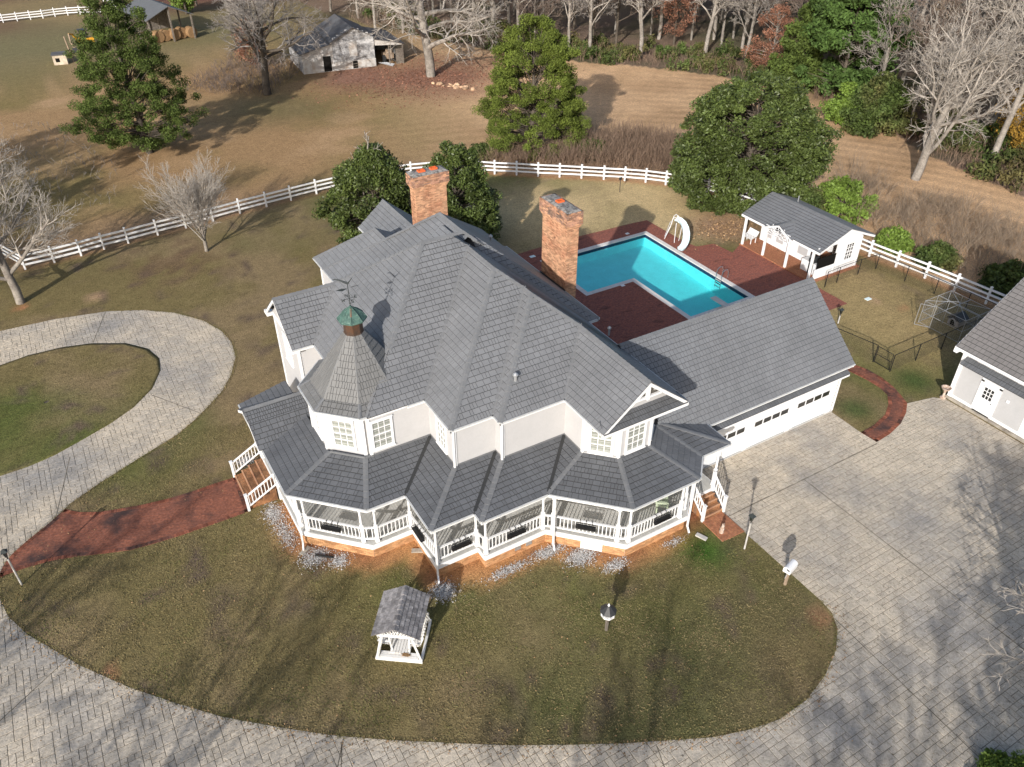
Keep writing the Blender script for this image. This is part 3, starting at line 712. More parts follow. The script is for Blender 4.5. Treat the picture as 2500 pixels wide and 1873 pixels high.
for A, B in (((0, 0, ZE), (5.098, 5.098, 10.577)), ((2.1, -2.573, ZE), (6.148, 1.475, 9.717)), ((5.483, -3.196, ZE), (7.84, -.84, 8.329)), ((-2.78, 6.97, ZE), (-.56, 9.19, 8.217)), ((10.196, 1.76, ZE), (6.9, 5.05, 9.1))):
    sx = 1 if B[0] > A[0] else -1; val = MB()
    valley_line(val, A, B, (sx, 0, SL) if sx > 0 else (1, 0, SL), (0, 1, SL) if sx > 0 else (0, 1, 0)); obj('valley_flashing', val, 'ridge_metal', house)

# ------------------------------------------------------------------ walls
WALL = [(.293, .293), (.293, -2.28), (2.393, -2.28), (2.393, -2.903), (5.776, -2.903), (5.776, -4.41), (6.95, -5.585), (8.70, -5.585), (9.903, -4.38), (9.903, 2.05), (10.65, 2.05), (10.65, 14.1), (7.5, 14.1), (7.5, 18.3), (4.57, 18.3), (4.57, 15.67), (.65, 15.67), (.65, 11.1), (-3.55, 11.1), (-3.55, 7.26), (-2.46, 7.26), (-2.46, .56), (-2.70, .293)]
WALL_CCW = WALL
mb = MB(); siding(mb, WALL_CCW, .6, 6.36, closed=True)
obj('wall', mb, 'siding', house)
mb = MB(); siding(mb, octo(2.29), .6, 6.36, closed=True); obj('turret_wall', mb, 'siding', house)
for p in [(-2.70, .293), (.293, -2.28), (2.393, -2.903), (5.776, -4.41), (6.95, -5.585), (8.70, -5.585), (9.903, -4.38), (-3.55, 7.26), (-3.55, 11.1), (.65, 15.67)]: mb = MB(); corner_board(mb, p, .8, 6.3); obj('corner_board', mb, 'white_paint', house)
for p in octo(2.30): mb = MB(); corner_board(mb, p, .8, 6.3, .15); obj('corner_board', mb, 'white_paint', house)
for pp_ in (WALL_CCW, octo(2.29)): mb = MB(); band(mb, pp_, 6.12, 6.37, .03, True, .018); obj('frieze_board', mb, 'white_paint', house)
# fascia and gutters along the eaves
EAVES = [([(-.87, .0), (0, 0), (0, -2.573), (2.1, -2.573), (2.1, -3.196), (5.483, -3.196), (5.483, -6.0)], ZE), ([(10.196, -6.0), (10.196, 1.76), (10.94, 1.76), (10.94, 11.5)], ZE), ([(.355, 15.97), (.355, 11.5)], ZE), ([(-3.9, 6.97), (-2.78, 6.97), (-2.78, 5.3)], ZE), (octo(AP)[2:7], ZE), ([(4.27, 18.6), (4.27, 15.97)], ZE), ([(12.4, -5.33), (23.3, -5.33)], 3.36), ([(23.3, 2.63), (8, 2.63)], 3.36)]
for pts, z in EAVES:
    mb = MB(); gt = MB()
    band(mb, pts, z-.17, z-.015, .05, False, -.05); band(gt, pts, z-.05, z+.015, .07, False, .001)
    obj('fascia', mb, 'white_paint', house); obj('gutter', gt, 'gutter', house)
# soffits close the gap between eave and wall
for pts, z in EAVES:
    mb = MB()
    for a, b in zip(pts[:-1], pts[1:]):
        a = np.array(a); b = np.array(b); d = (b-a)/np.linalg.norm(b-a); o = np.array((-d[1], d[0]))*.42
        mb.add([(*a, z-.16), (*b, z-.16), (*(b+o), z-.16), (*(a+o), z-.16)], [(0, 1, 2, 3)])
    obj('soffit', mb, 'white_paint', house)
# front gable of the right wing
yg = -5.56
mb = MB(); z = 6.3
hw = 2.05; xm = 7.84
while z < 8.05:
    t = min(z+.15, 8.08); w0 = (8.2-z)/SL; w1 = (8.2-t)/SL
    mb.add([(xm-w0, yg-.018, z), (xm+w0, yg-.018, z), (xm+w1, yg, t), (xm-w1, yg, t)], [(0, 1, 2, 3)]); z = t
obj('gable_wall', mb, 'siding', house)
for sgn in (-1, 1):
    mb = MB(); A = np.array((xm+sgn*2.40, -6.19, ZE-.02)); B = np.array((xm, -6.19, 8.31)); d = B-A
    mb.obox(A-(0, 0, .20), d, (0, .06, 0), (0, 0, .185)); obj('rake_board', mb, 'white_paint', house)
mb = MB(); mb.box((xm-.07, -6.14, 7.35), (xm+.07, -6.0, 8.1)); mb.bar((xm-.75, -6.06, 7.48), (xm+.75, -6.06, 7.48), .1, .1); obj('gable_bracket', mb, 'white_paint', house)
obj('gable_cornice', MB().box((5.45, -6.2, 6.18), (10.24, -6.13, 6.36)), 'white_paint', house)
pent = [(5.5, -6.22, 6.36), (10.2, -6.22, 6.36), (10.0, yg, 6.66), (5.7, yg, 6.66)]
pu = MB().add(pent, [(0, 1, 2, 3)]); po = obj('pent_roof', pu, 'underlay', house); pp = []
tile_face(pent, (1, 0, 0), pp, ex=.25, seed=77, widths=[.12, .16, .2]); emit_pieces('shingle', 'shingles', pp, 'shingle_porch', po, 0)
mb = MB().add([(5.5, -6.19, 6.34), (10.2, -6.19, 6.34), (10.2, -5.5, 6.34), (5.5, -5.5, 6.34)], [(0, 1, 2, 3)]); obj('soffit', mb, 'white_paint', house)
# west wing gable end and its rake
mb = MB(); z = 6.3
while z < 7.95:
    t = min(z+.15, 7.97); w0 = (8.1-z)/SL; w1 = (8.1-t)/SL
    mb.add([(-3.57, 9.19+w0, z), (-3.57, 9.19-w0, z), (-3.55, 9.19-w1, t), (-3.55, 9.19+w1, t)], [(0, 1, 2, 3)]); z = t
obj('gable_wall', mb, 'siding', house)
for y_ in (6.97, 11.2): obj('cornice_return', MB().box((-3.92, y_-.02, 6.16), (-3.52, y_+.5, 6.33)).box((-3.80, y_+.45, 6.05), (-3.56, y_+.75, 6.2)), 'white_paint', house)
for sgn in (-1, 1):
    mb = MB(); A = np.array((-3.90, 9.19+sgn*2.26, ZE-.03)); B = np.array((-3.90, 9.19, 8.2)); mb.obox(A-(0, 0, .18), B-A, (.06, 0, 0), (0, 0, .17)); obj('rake_board', mb, 'white_paint', house)
obj('rake_board', MB().bar((.36, 15.95, ZE-.09), (6.1, 15.95, ZE-.09), .05, .15), 'white_paint', house)
for sgn in (-1, 1):
    mb = MB(); A = np.array((6.05+sgn*1.8, 18.57, ZE-.02)); B = np.array((6.05, 18.57, 7.85)); mb.obox(A-(0, 0, .17), B-A, (0, .05, 0), (0, 0, .16)); obj('rake_board', mb, 'white_paint', house)

# ------------------------------------------------------------------ upper windows
window(house, (-2.10, .293, 5.14), (0, -1), .86, 1.42, 3, 4)
for k in (4, 5):
    a = k*PI/4; nd = (math.cos(a), math.sin(a)); window(house, (TC_[0]+2.29*nd[0], TC_[1]+2.29*nd[1], 5.10), nd, .92, 1.42, 3, 4)
window(house, (6.363, -4.998, 5.02), (-1, -1), .92, 1.50, 3, 4); window(house, (7.83, -5.585, 5.02), (0, -1), .92, 1.50, 3, 4); window(house, (9.30, -4.985, 5.02), (1, -1), .92, 1.50, 3, 4)
window(house, (.293, -1.05, 5.0), (-1, 0), .8, 1.3, 3, 4); window(house, (-3.55, 9.2, 5.1), (-1, 0), .9, 1.4, 3, 4); window(house, (-2.46, 6.2, 5.0), (-1, 0), .6, 1.2, 2, 4)
for x, y, nd in ((-1.0, .28, (0, -1)), (1.3, -2.28, (0, -1)), (4.1, -2.903, (0, -1)), (6.363, -4.998, (-1, -1)), (7.83, -5.585, (0, -1)), (9.3, -4.985, (1, -1)), (-3.59, 1.18, (-1, -1)), (-4.26, 2.8, (-1, 0))):
    window(house, (x, y, 2.2), nd, .9, 1.7, 2, 4, glass='dark_glass')
# front entrance door behind the steps
mb = MB().box((-4.30, 4.8, .85), (-4.22, 6.0, 3.0)); dr = obj('door', mb, 'white_paint', house); obj('door_handle', MB().box((-4.38, 4.9, 1.8), (-4.30, 4.98, 1.95)), 'iron', dr)

# ------------------------------------------------------------------ downspouts and vents
for x, y in ((.2, -2.37), (2.3, -3.0), (-.95, .42)):
    mb = MB().bar((x, y, 6.3), (x, y, 3.85), .09, .07); mb.bar((x, y, 3.9), (x-.12, y-.18, 3.82), .09, .07); obj('downspout', mb, 'white_paint', house)
for x, y, z, r in ((3.6, -2.0, 7.38, .09), (9.2, 10.2, 7.7, .08), (10.6, .4, 6.3, .07)):
    mb = MB().tube([(x, y, z-.1), (x, y, z+.32)], r*.8, 8); mb.lathe([(r*1.5, 0), (r*1.5, .05), (r*.4, .14)], (x, y, z+.30), 8); obj('vent_pipe', mb, 'galvanised', house)
# ------------------------------------------------------------------ turret cupola and weathervane
c3 = (TC_[0], TC_[1], 0)
cu = obj('cupola_drum', MB().lathe([(.47, 9.12), (.46, 9.2), (.43, 9.22), (.43, 9.78), (.46, 9.86)], c3, 8), 'copper_brown', house)
mb = MB().lathe([(.66, 9.84), (.665, 9.90), (.40, 10.18), (.06, 10.42), (.05, 10.5)], c3, 8)
for k in range(8):
    a = PI/8+k*PI/4; mb.tube([(TC_[0]+r*math.cos(a), TC_[1]+r*math.sin(a), z) for r, z in ((.665, 9.91), (.40, 10.19), (.06, 10.43))], .016, 4)
cap = obj('cupola_roof', mb, 'copper_green', house)
obj('red_streak', MB().add([(TC_[0]-.06, TC_[1]-.08, 10.40), (TC_[0]-.01, TC_[1]-.1, 10.40), (TC_[0]-.14, TC_[1]-.42, 10.16), (TC_[0]-.2, TC_[1]-.38, 10.16)], [(0, 1, 2, 3)]), 'terracotta', cap)
x, y = TC_
mb = MB().tube([(x, y, 10.45), (x, y, 11.62)], .018, 6)
for z, r in ((10.62, .05), (10.98, .045), (11.15, .03)): mb.lathe([(.015, -r), (r, 0), (.015, r)], (x, y, z), 6)
for a in (0.1, PI/2+.1): mb.tube([(x-.27*math.cos(a), y-.27*math.sin(a), 10.86), (x+.27*math.cos(a), y+.27*math.sin(a), 10.86)], .012, 4)
def letters(mb, ch, o, s=.13):
    L_ = {'W': [((0, 1), (.25, 0)), ((.25, 0), (.5, .7)), ((.5, .7), (.75, 0)), ((.75, 0), (1, 1))], 'E': [((0, 0), (0, 1)), ((0, 0), (.8, 0)), ((0, .5), (.7, .5)), ((0, 1), (.8, 1))], 'N': [((0, 0), (0, 1)), ((0, 1), (.8, 0)), ((.8, 0), (.8, 1))], 'S': [((0, 0), (.8, 0)), ((.8, 0), (.8, .5)), ((.8, .5), (0, .5)), ((0, .5), (0, 1)), ((0, 1), (.8, 1))]}
    for p, q in L_[ch]: mb.bar((o[0]+(p[0]-.4)*s*RIGHT[0], o[1]+(p[0]-.4)*s*RIGHT[1], o[2]+(p[1]-.5)*s), (o[0]+(q[0]-.4)*s*RIGHT[0], o[1]+(q[0]-.4)*s*RIGHT[1], o[2]+(q[1]-.5)*s), .022)
letters(mb, 'W', (x-.30, y-.03, 10.86)); letters(mb, 'E', (x+.30, y+.03, 10.86)); letters(mb, 'N', (x-.03, y+.30, 10.86)); letters(mb, 'S', (x+.03, y-.30, 10.86))
obj('weathervane_stand', mb, 'weather_iron', house)
mb = MB()   # gliding bird: body with long neck, two wings, forked tail
R2 = RIGHT
def rp(u, z, w=0): return (x+u*R2[0]+w*R2[1], y+u*R2[1]-w*R2[0], z)
mb.tube([rp(-.62, 11.76), rp(-.52, 11.79), rp(-.35, 11.76), rp(-.18, 11.68), rp(0, 11.60), rp(.08, 11.62)], [.012, .028, .03, .045, .05, .02], 6)
mb.tube([rp(.02, 11.62), rp(.12, 11.72), rp(.26, 11.92)], [.03, .026, .008], 5)
mb.add([rp(-.02, 11.36, .02), rp(-.25, 11.40, .1), rp(-.5, 11.37, .24), rp(-.2, 11.33, .22)], [(0, 1, 2, 3)]); mb.add([rp(.02, 11.36, -.02), rp(.25, 11.42, -.1), rp(.5, 11.40, -.24), rp(.2, 11.34, -.2)], [(0, 1, 2, 3)])
obj('weathervane_bird', mb, 'weather_iron', house)

# ------------------------------------------------------------------ chimneys laid brick by brick
def chimney(x0, x1, y0, y1, z0, zc, z1, flues, label_seed):
    ch = obj('chimney', MB().box((x0+.012, y0+.012, z0), (x1-.012, y1-.012, z1-.04)), 'mortar', house)
    pcs = []; old = []; rg = random.Random(label_seed)
    z = z0; row = 0; BH = .075; BW = .215
    while z < z1-.06:
        up = z-zc
        prj = 0. if up < 0 else min(.14, .035*(1+int(up/.075))) if up < (z1-zc)*.55 else max(.07, .14-.0*up)
        X0, X1, Y0, Y1 = x0-prj, x1+prj, y0-prj, y1+prj
        for side in range(4):
            L = (X1-X0) if side % 2 == 0 else (Y1-Y0)
            a = -(BW/2 if row % 2 else 0)
            while a < L:
                s0 = max(0, a)+.006; s1 = min(L, a+BW)-.006; a += BW
                if s1-s0 < .03: continue
                d = rg.uniform(-.003, .004); T = .10+prj
                if side == 0: mn, mx = (X0+s0, Y0-d, z), (X0+s1, Y0+T, z+BH-.011)
                elif side == 1: mn, mx = (X1-T, Y0+s0, z), (X1+d, Y0+s1, z+BH-.011)
                elif side == 2: mn, mx = (X0+s0, Y1-T, z), (X0+s1, Y1+d, z+BH-.011)
                else: mn, mx = (X0-d, Y0+s0, z), (X0+T, Y0+s1, z+BH-.011)
                f = MB().box(mn, mx, rg.random())
                (pcs if up < (z1-zc)*.25 or rg.random() < .2 else old).append((f, tuple(np.mean([mn, mx], 0)), (s1-s0)*BH if side in (0, 3) else 1e-6))
        z += BH; row += 1
    emit_pieces('brick', 'bricks', pcs, 'brick', ch, 90); emit_pieces('brick', 'weathered_bricks', old, 'brick_old', ch, 60)
    cp = obj('cap', MB().add([(x0-.12, y0-.12, z1-.05), (x1+.12, y0-.12, z1-.05), (x1+.12, y1+.12, z1-.05), (x0-.12, y1+.12, z1-.05), (x0+.05, y0+.05, z1+.03), (x1-.05, y0+.05, z1+.03), (x1-.05, y1-.05, z1+.03), (x0+.05, y1-.05, z1+.03)], [(4, 5, 6, 7), (0, 1, 5, 4), (1, 2, 6, 5), (2, 3, 7, 6), (3, 0, 4, 7)]), 'chimney_cap', ch)
    for fx, fy in flues:
        mb = MB()
        for a, b in (((-.2, -.15), (.2, -.09)), ((-.2, .09), (.2, .15)), ((-.2, -.09), (-.14, .09)), ((.14, -.09), (.2, .09))): mb.box((fx+a[0], fy+a[1], z1), (fx+b[0], fy+b[1], z1+.13))
        obj('flue', mb, 'flue_clay', ch); obj('flue_opening', MB().box((fx-.139, fy-.089, z1+.035), (fx+.139, fy+.089, z1+.05)), 'dark_hollow', ch)
    return ch
chimney(5.6, 7.55, 12.3, 13.0, 6.8, 10.75, 11.65, [(6.2, 12.65), (6.95, 12.65)], 1)
chimney(10.98, 11.72, 5.05, 7.5, 0.0, 10.0, 11.05, [(11.35, 6.4)], 2)
obj('chimney_flashing', MB().box((10.90, 5.0, 6.3), (10.975, 7.55, 6.52)), 'iron', house)
# ------------------------------------------------------------------ porch roof
ZB, ZT = 3.42, 4.012
E_ = dict(e0=(-6.8, 8.1), e1=(-6.8, .47), e2=(-4.08, -2.25), e3=(-2.23, -2.25), e4=(-2.23, -4.803), e5=(-.13, -4.803), e6=(-.13, -5.43), e7=(3.253, -5.43), e8=(5.94, -8.11), e9=(9.74, -8.11), e10=(10.88, -6.97), e11=(12.65, -6.97), e12=(12.65, -5.0))
W_ = dict(w0=(-4.277, 8.1), w1=(-4.277, 1.515), w2=(-3.035, .273), w3=(.293, .273), w4=(.293, -2.28), w5=(2.393, -2.28), w6=(2.393, -2.907), w7=(5.776, -2.907), w8=(5.776, -4.385), w9=(6.985, -5.587), w10=(8.695, -5.587), w11=(9.92, -4.40), w12=(10.15, -4.47))
def PT(k): return (*E_[k], ZB) if k[0] == 'e' else (*W_[k], ZT)
PORCH = [(('e0', 'e1', 'w1', 'w0'), (0, 1, 0)), (('e1', 'e2', 'w2', 'w1'), (1, -1, 0)), (('e2', 'e3', 'w3', 'w2'), (1, 0, 0)), (('e3', 'e4', 'w4', 'w3'), (0, 1, 0)), (('e4', 'e5', 'w5', 'w4'), (1, 0, 0)), (('e5', 'e6', 'w6', 'w5'), (0, 1, 0)), (('e6', 'e7', 'w7', 'w6'), (1, 0, 0)), (('e7', 'w8', 'w7'), (0, 1, 0)), (('e7', 'e8', 'w9', 'w8'), (1, -1, 0)), (('e8', 'e9', 'w10', 'w9'), (1, 0, 0)), (('e9', 'e10', 'w11', 'w10'), (1, 1, 0)), (('e10', 'e11', 'w12', 'w11'), (1, 0, 0)), (('e11', 'e12', 'w12'), (0, 1, 0))]
pieces = []; under = MB()
GY0 = 5.77
def gable_h(x, y):
    d = abs(y-GY0)
    if x < -7.0 or x > -3.9 or d > 1.85: return -9
    return 4.70-d*.75 if d < .62 else 4.235-(d-.62)*.62
for i, (ks, e) in enumerate(PORCH):
    pl = [PT(k) for k in ks]
    under.add(pl, [tuple(range(len(pl)))])
    keep = (lambda p: p[2] > gable_h(p[0], p[1])-.02) if i == 0 else (lambda p: p[2] > GAR.h(p[0], p[1])-.02)
    tile_face(pl, e, pieces, keep, ex=.285, seed=500+i)
# small entrance gable standing on the west slope
GE = -6.98; GW = -3.95
for sgn in (-1, 1):
    lo = [(GE, GY0+sgn*1.85, 3.47), (GW, GY0+sgn*1.85, 3.47), (GW, GY0+sgn*.62, 4.235), (GE, GY0+sgn*.62, 4.235)]
    hi = [(GE, GY0+sgn*.62, 4.235), (GW, GY0+sgn*.62, 4.235), (GW, GY0, 4.70), (GE-.08, GY0, 4.70)]
    for q in (lo, hi): under.add(q, [(0, 1, 2, 3)])
    keep = lambda p: p[0] < -6.8 or p[2] > ZB+.2346*(p[0]+6.8)-.03
    tile_face(lo, (1, 0, 0), pieces, keep, ex=.27, seed=560+sgn); tile_face(hi, (1, 0, 0), pieces, keep, ex=.2, seed=570+sgn, widths=[.1, .12, .16])
proof = obj('porch_roof', under, 'underlay', house)
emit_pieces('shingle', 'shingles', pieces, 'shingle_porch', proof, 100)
for a, b in (('e1', 'w1'), ('e2', 'w2'), ('e4', 'w4'), ('e6', 'w6'), ('e8', 'w9'), ('e9', 'w10'), ('e10', 'w11'), ('e11', 'w12')): cap_obj(PT(a), PT(b), wd=.12, drop=.012, lift=.042)
cap_obj(PT('e7'), PT('w8'), wd=.1, drop=.01, lift=.042)
cap_obj((GE, GY0, 4.70), (GW, GY0, 4.70), wd=.12, drop=.09)
for a, b in (('e3', 'w3'), ('e5', 'w5'), ('e7', 'w7')): val = MB(); valley_line(val, PT(a), PT(b), (1, 0, .2346), (0, 1, .2346), .11, .047); obj('valley_flashing', val, 'iron', house)
mb = MB()   # flashing where the porch roof meets the walls
for k in range(1, 11):
    a = np.array(PT('w%d' % k)); b = np.array(PT('w%d' % (k+1))); mb.bar(a+(0, 0, .05), b+(0, 0, .05), .09, .07)
obj('wall_flashing', mb, 'ridge_metal', house)
epts = [E_['e%d' % k] for k in range(0, 13)]
mb = MB(); band(mb, epts, ZB-.20, ZB-.015, .04, False, -.045); obj('porch_fascia', mb, 'white_paint', house)
gt = MB(); band(gt, epts, ZB-.06, ZB+.012, .07, False, .001); obj('gutter', gt, 'gutter', house)
# gable front of the entrance: face board and rakes
mb = MB().add([(GE+.25, GY0-1.7, 3.3), (GE+.25, GY0+1.7, 3.3), (GE+.25, GY0+.6, 4.2), (GE+.25, GY0, 4.6), (GE+.25, GY0-.6, 4.2)], [(4, 3, 2, 1, 0)])
for sgn in (-1, 1):
    for A, B in (((GE, GY0+sgn*1.87, 3.46), (GE, GY0+sgn*.62, 4.235)), ((GE, GY0+sgn*.62, 4.235), (GE, GY0, 4.70))):
        A = np.array(A); B = np.array(B); mb.obox(A-(0.01, 0, .17), B-A, (.05, 0, 0), (0, 0, .165))
obj('entrance_gable', mb, 'white_paint', house)
# ceiling, floor, skirt and brick base
wallpts = [W_['w%d' % k] for k in range(0, 13)]
mb = MB()
for a, b in zip(PORCH, PORCH): pass
for ks, e in PORCH: 
    pl = [(*(E_[k] if k[0] == 'e' else W_[k]), ZB-.17) for k in ks]; mb.add(pl, [tuple(range(len(pl)))])
obj('porch_ceiling', mb, 'porch_ceiling', house)
FL = [(-6.5, 8.0), (-6.5, .60), (-3.94, -1.98), (-1.96, -1.98), (-1.96, -4.53), (.14, -4.53), (.14, -5.16), (3.36, -5.16), (6.04, -7.84), (9.62, -7.84), (10.50, -6.97), (12.25, -6.97), (12.25, -4.97), (9.95, -4.35), (8.75, -5.5), (7.0, -5.5), (5.85, -4.35), (5.85, -2.85), (2.45, -2.85), (2.45, -2.2), (.35, -2.2), (.35, .35), (-2.9, .6), (-4.2, 1.9), (-4.2, 8.0)]
pf = obj('porch_floor', MB().prism(FL, .80, .86), 'porch_floor', house)
rg = random.Random(5)
# floor boards run away from the walls; each board is a thin plank proud of the deck
brd = []
for i in range(150):
    x = -6.5+i*.127
    if x > 12.2: break
    pl = clip_rect(FL, x, x+.118, -8, 8.1)
    if len(pl) < 3 or abs(area2(pl)) < .02: continue
    if area2(pl) < 0: pl = pl[::-1]
    # one plank per contiguous run: clip the outline again where the wall interrupts it
    ys = sorted(p[1] for p in pl)
    brd.append((MB().prism(pl, .861, .872, rg.random(), False), (x+.06, (ys[0]+ys[-1])/2, .87), abs(area2(pl))))
emit_pieces('floor_board', 'floor_boards', brd, 'porch_floor', pf, 160)
deckpts = FL[:13]
mb = MB(); band(mb, deckpts, .60, .865, .035, False, .002); obj('porch_skirt', mb, 'white_paint', house)
mb = MB()
base_poly = [(p[0]*1.0, p[1]*1.0) for p in FL]
def inset(pts, d):
    out = []; n = len(pts)
    for i in range(n):
        p0 = np.array(pts[i-1]); p1 = np.array(pts[i]); p2 = np.array(pts[(i+1) % n])
        d1 = (p1-p0)/np.linalg.norm(p1-p0); d2 = (p2-p1)/np.linalg.norm(p2-p1)
        n1 = np.array((-d1[1], d1[0])); n2 = np.array((-d2[1], d2[0])); b = n1+n2; b /= np.dot(b, n1)
        out.append(tuple(p1+b*d))
    return out
BP = inset(FL, .10)
def wall_ring(mb, pts, z0, z1):
    n = len(pts)
    for i in range(n): a = pts[i]; b = pts[(i+1) % n]; mb.add([(*a, z0), (*b, z0), (*b, z1), (*a, z1)], [(0, 1, 2, 3)])
wall_ring(mb, BP, -.02, .80)
def rowbricks(parent, pts, z0, z1, name_limit, seed, depth=.03):
    """real brick courses on the outside of a low wall"""
    rg = random.Random(seed); out = []; BW, BH = .215, .075; n = len(pts)
    for i in range(n-1):
        a = np.array(pts[i]); b = np.array(pts[i+1]); L = np.linalg.norm(b-a); d = (b-a)/L; o = np.array((d[1], -d[0]))
        z = z0; row = 0
        while z < z1-.03:
            s = -(BW/2 if row % 2 else 0)
            while s < L:
                s0 = max(s, 0)+.005; s1 = min(L, s+BW)-.005; s += BW
                if s1-s0 < .03: continue
                p = a+d*s0; out.append((MB().obox((*p, z), (*(d*(s1-s0)), 0), (*(o*(depth+rg.uniform(-.003, .003))), 0), (0, 0, BH-.011), rg.random()), (*(a+d*(s0+s1)/2), z), (s1-s0)*BH if o[1] < .3 and o[0] < .3 else 1e-6))
            z += BH; row += 1
    emit_pieces('brick', 'bricks', out, 'brick_base', parent, name_limit)
mat('brick_base', (.50, .285, .145), rough=.9, var=.25, col2=(.42, .21, .10), nscale=1.1, nlo=.45, nhi=.65, fine=(30., .12), spec=.15)
pb = obj('porch_base', mb, 'mortar', house)
rowbricks(pb, BP[:13], .0, .60, 150, 9)
# foundation vents and crawl-space door
for x, y in ((1.9, -5.06), (2.5, -5.06)): obj('foundation_vent', MB().box((x-.16, y-.05, .25), (x+.16, y-.0, .47)), 'galvanised', house)
obj('access_door', MB().obox((4.62, -6.28, .05), (.72, -.72, 0), (-.04, -.04, 0), (0, 0, .52)), 'white_paint', house)

# ------------------------------------------------------------------ posts, brackets and railings
POSTS = [(-6.38, 7.7), (-6.38, 6.55), (-6.38, 4.05), (-6.38, .85), (-6.20, .44), (-4.22, -1.56), (-3.66, -1.86), (-1.98, -1.86), (-1.84, -4.41), (.12, -4.41), (.26, -5.04), (3.28, -5.04), (3.66, -5.33), (5.78, -7.45), (6.22, -7.72), (9.25, -7.72), (9.80, -7.40), (10.38, -6.85), (12.13, -6.85)]
pm = MB(); pm.box((-.07, -.07, .86), (.07, .07, 1.95)); pm.lathe([(.07, 1.95), (.045, 2.0), (.06, 2.06), (.055, 2.7), (.045, 2.76), (.07, 2.8)], (0, 0, 0), 8); pm.box((-.07, -.07, 2.8), (.07, .07, 3.26)); pm.box((-.085, -.085, .86), (.085, .085, 1.02))
pme = pm.mesh('porch_post')
for x, y in POSTS:
    o = obj('porch_post', pme, 'white_paint', house, loc=(x, y, 0)); 
def bracket(p, d):
    bm_ = MB()
    d = np.array(d, float); d /= np.linalg.norm(d)
    p = np.array(p, float)
    for t in range(5):
        a0 = t*PI/10; a1 = (t+1)*PI/10
        q0 = p+np.array((*(d*(.07+.34*math.sin(a0)*1.)), 2.86+.36*(1-math.cos(a0)))); q1 = p+np.array((*(d*(.07+.34*math.sin(a1))), 2.86+.36*(1-math.cos(a1))))
        bm_.bar(q0, q1, .05, .07)
    obj('post_bracket', bm_, 'white_paint', house)
SPANS = [(1, 0), (4, 5), (5, 6), (6, 7), (7, 8), (8, 9), (9, 10), (10, 11), (11, 12), (12, 13), (13, 14), (14, 15), (15, 16), (16, 17), (3, 4), (2, 3)]
for i, j in SPANS:
    a = np.array(POSTS[i]); b = np.array(POSTS[j])
    if np.linalg.norm(b-a) > 1.2: bracket((*a, 0), b-a); bracket((*b, 0), a-b)
bal = MB().box((-.019, -.019, 0), (.019, .019, .66)).mesh('baluster')
for i, j in SPANS:
    a = np.array(POSTS[i]); b = np.array(POSTS[j]); L = np.linalg.norm(b-a); d = (b-a)/L
    mb = MB(); p = a+d*.07; q = b-d*.07
    mb.bar((*p, 1.76), (*q, 1.76), .09, .06); mb.bar((*p, 1.06), (*q, 1.06), .06, .07)
    for e_ in (p, q): mb.bar((*e_, 1.05), (*e_, 1.77), .04)
    rl = obj('railing', mb, 'white_paint', house)
    n = max(1, int((L-.14)/.178))
    for t in range(n):
        c = p+(q-p)*((t+.5)/n); obj('baluster', bal, 'white_paint', rl, loc=(*c, 1.09), rz=math.atan2(d[1], d[0]))
mb = MB()   # long thin beam under the eave, and downspouts at the front corners
for x, y in ((-6.55, .35), (3.52, -5.62), (9.65, -7.95), (-1.98, -4.62)):
    mb2 = MB().bar((x, y, 3.3), (x, y, .25), .08, .07); mb2.bar((x, y, .28), (x-.1, y-.28, .1), .08, .07); obj('downspout', mb2, 'white_paint', house)
# ------------------------------------------------------------------ steps
def steps(name, o, along, out, width, rise, n, run):
    o = np.array(o, float); along = np.array((*along, 0.)); out = np.array((*out, 0.))
    mb = MB(); st = obj(name, MB().obox(o+(0, 0, -.01), along*width, out*(run*.2), (0, 0, rise*.8)), 'brick_base', house)
    for k in range(n):
        h = rise*(n-k)/(n+1)
        t = obj('step', MB().obox(o+out*(run*k), along*width, out*run, (0, 0, h)), 'step_brick', st)
        obj('nosing', MB().obox(o+out*(run*(k+1)-.06)+(0, 0, h), along*width, out*.075, (0, 0, .02)), 'brick', st)
    return st
steps('entrance_steps', (-6.52, 4.12, 0), (0, 1), (-1, 0), 2.65, .86, 4, .38)
steps('side_steps', (10.72, -7.0, 0), (1, 0), (0, -1), 1.25, .86, 4, .23)
def stair_rail(a, b, za, zb, n, newel=1.0):
    a = np.array(a); b = np.array(b); mb = MB()
    A = np.array((*a, za)); B = np.array((*b, zb))
    mb.bar(A+(0, 0, .90), B+(0, 0, .90), .08, .06); mb.bar(A+(0, 0, .22), B+(0, 0, .22), .06, .06)
    mb.box((b[0]-.06, b[1]-.06, 0), (b[0]+.06, b[1]+.06, zb+newel)); mb.box((b[0]-.08, b[1]-.08, zb+newel), (b[0]+.08, b[1]+.08, zb+newel+.05))
    mb.box((a[0]-.06, a[1]-.06, 0), (a[0]+.06, a[1]+.06, za+newel+.05))
    rl = obj('stair_railing', mb, 'white_paint', house)
    for t in range(n):
        c = A+(B-A)*((t+.7)/(n+.4)); obj('baluster', bal, 'white_paint', rl, loc=(c[0], c[1], c[2]+.24))
stair_rail((-6.48, 6.85), (-8.05, 6.85), .86, .02, 9); stair_rail((-6.48, 4.05), (-8.08, 4.05), .86, .02, 9)
stair_rail((10.66, -6.98), (10.68, -7.9), .86, .02, 6); stair_rail((12.0, -6.98), (12.0, -7.92), .86, .02, 6)

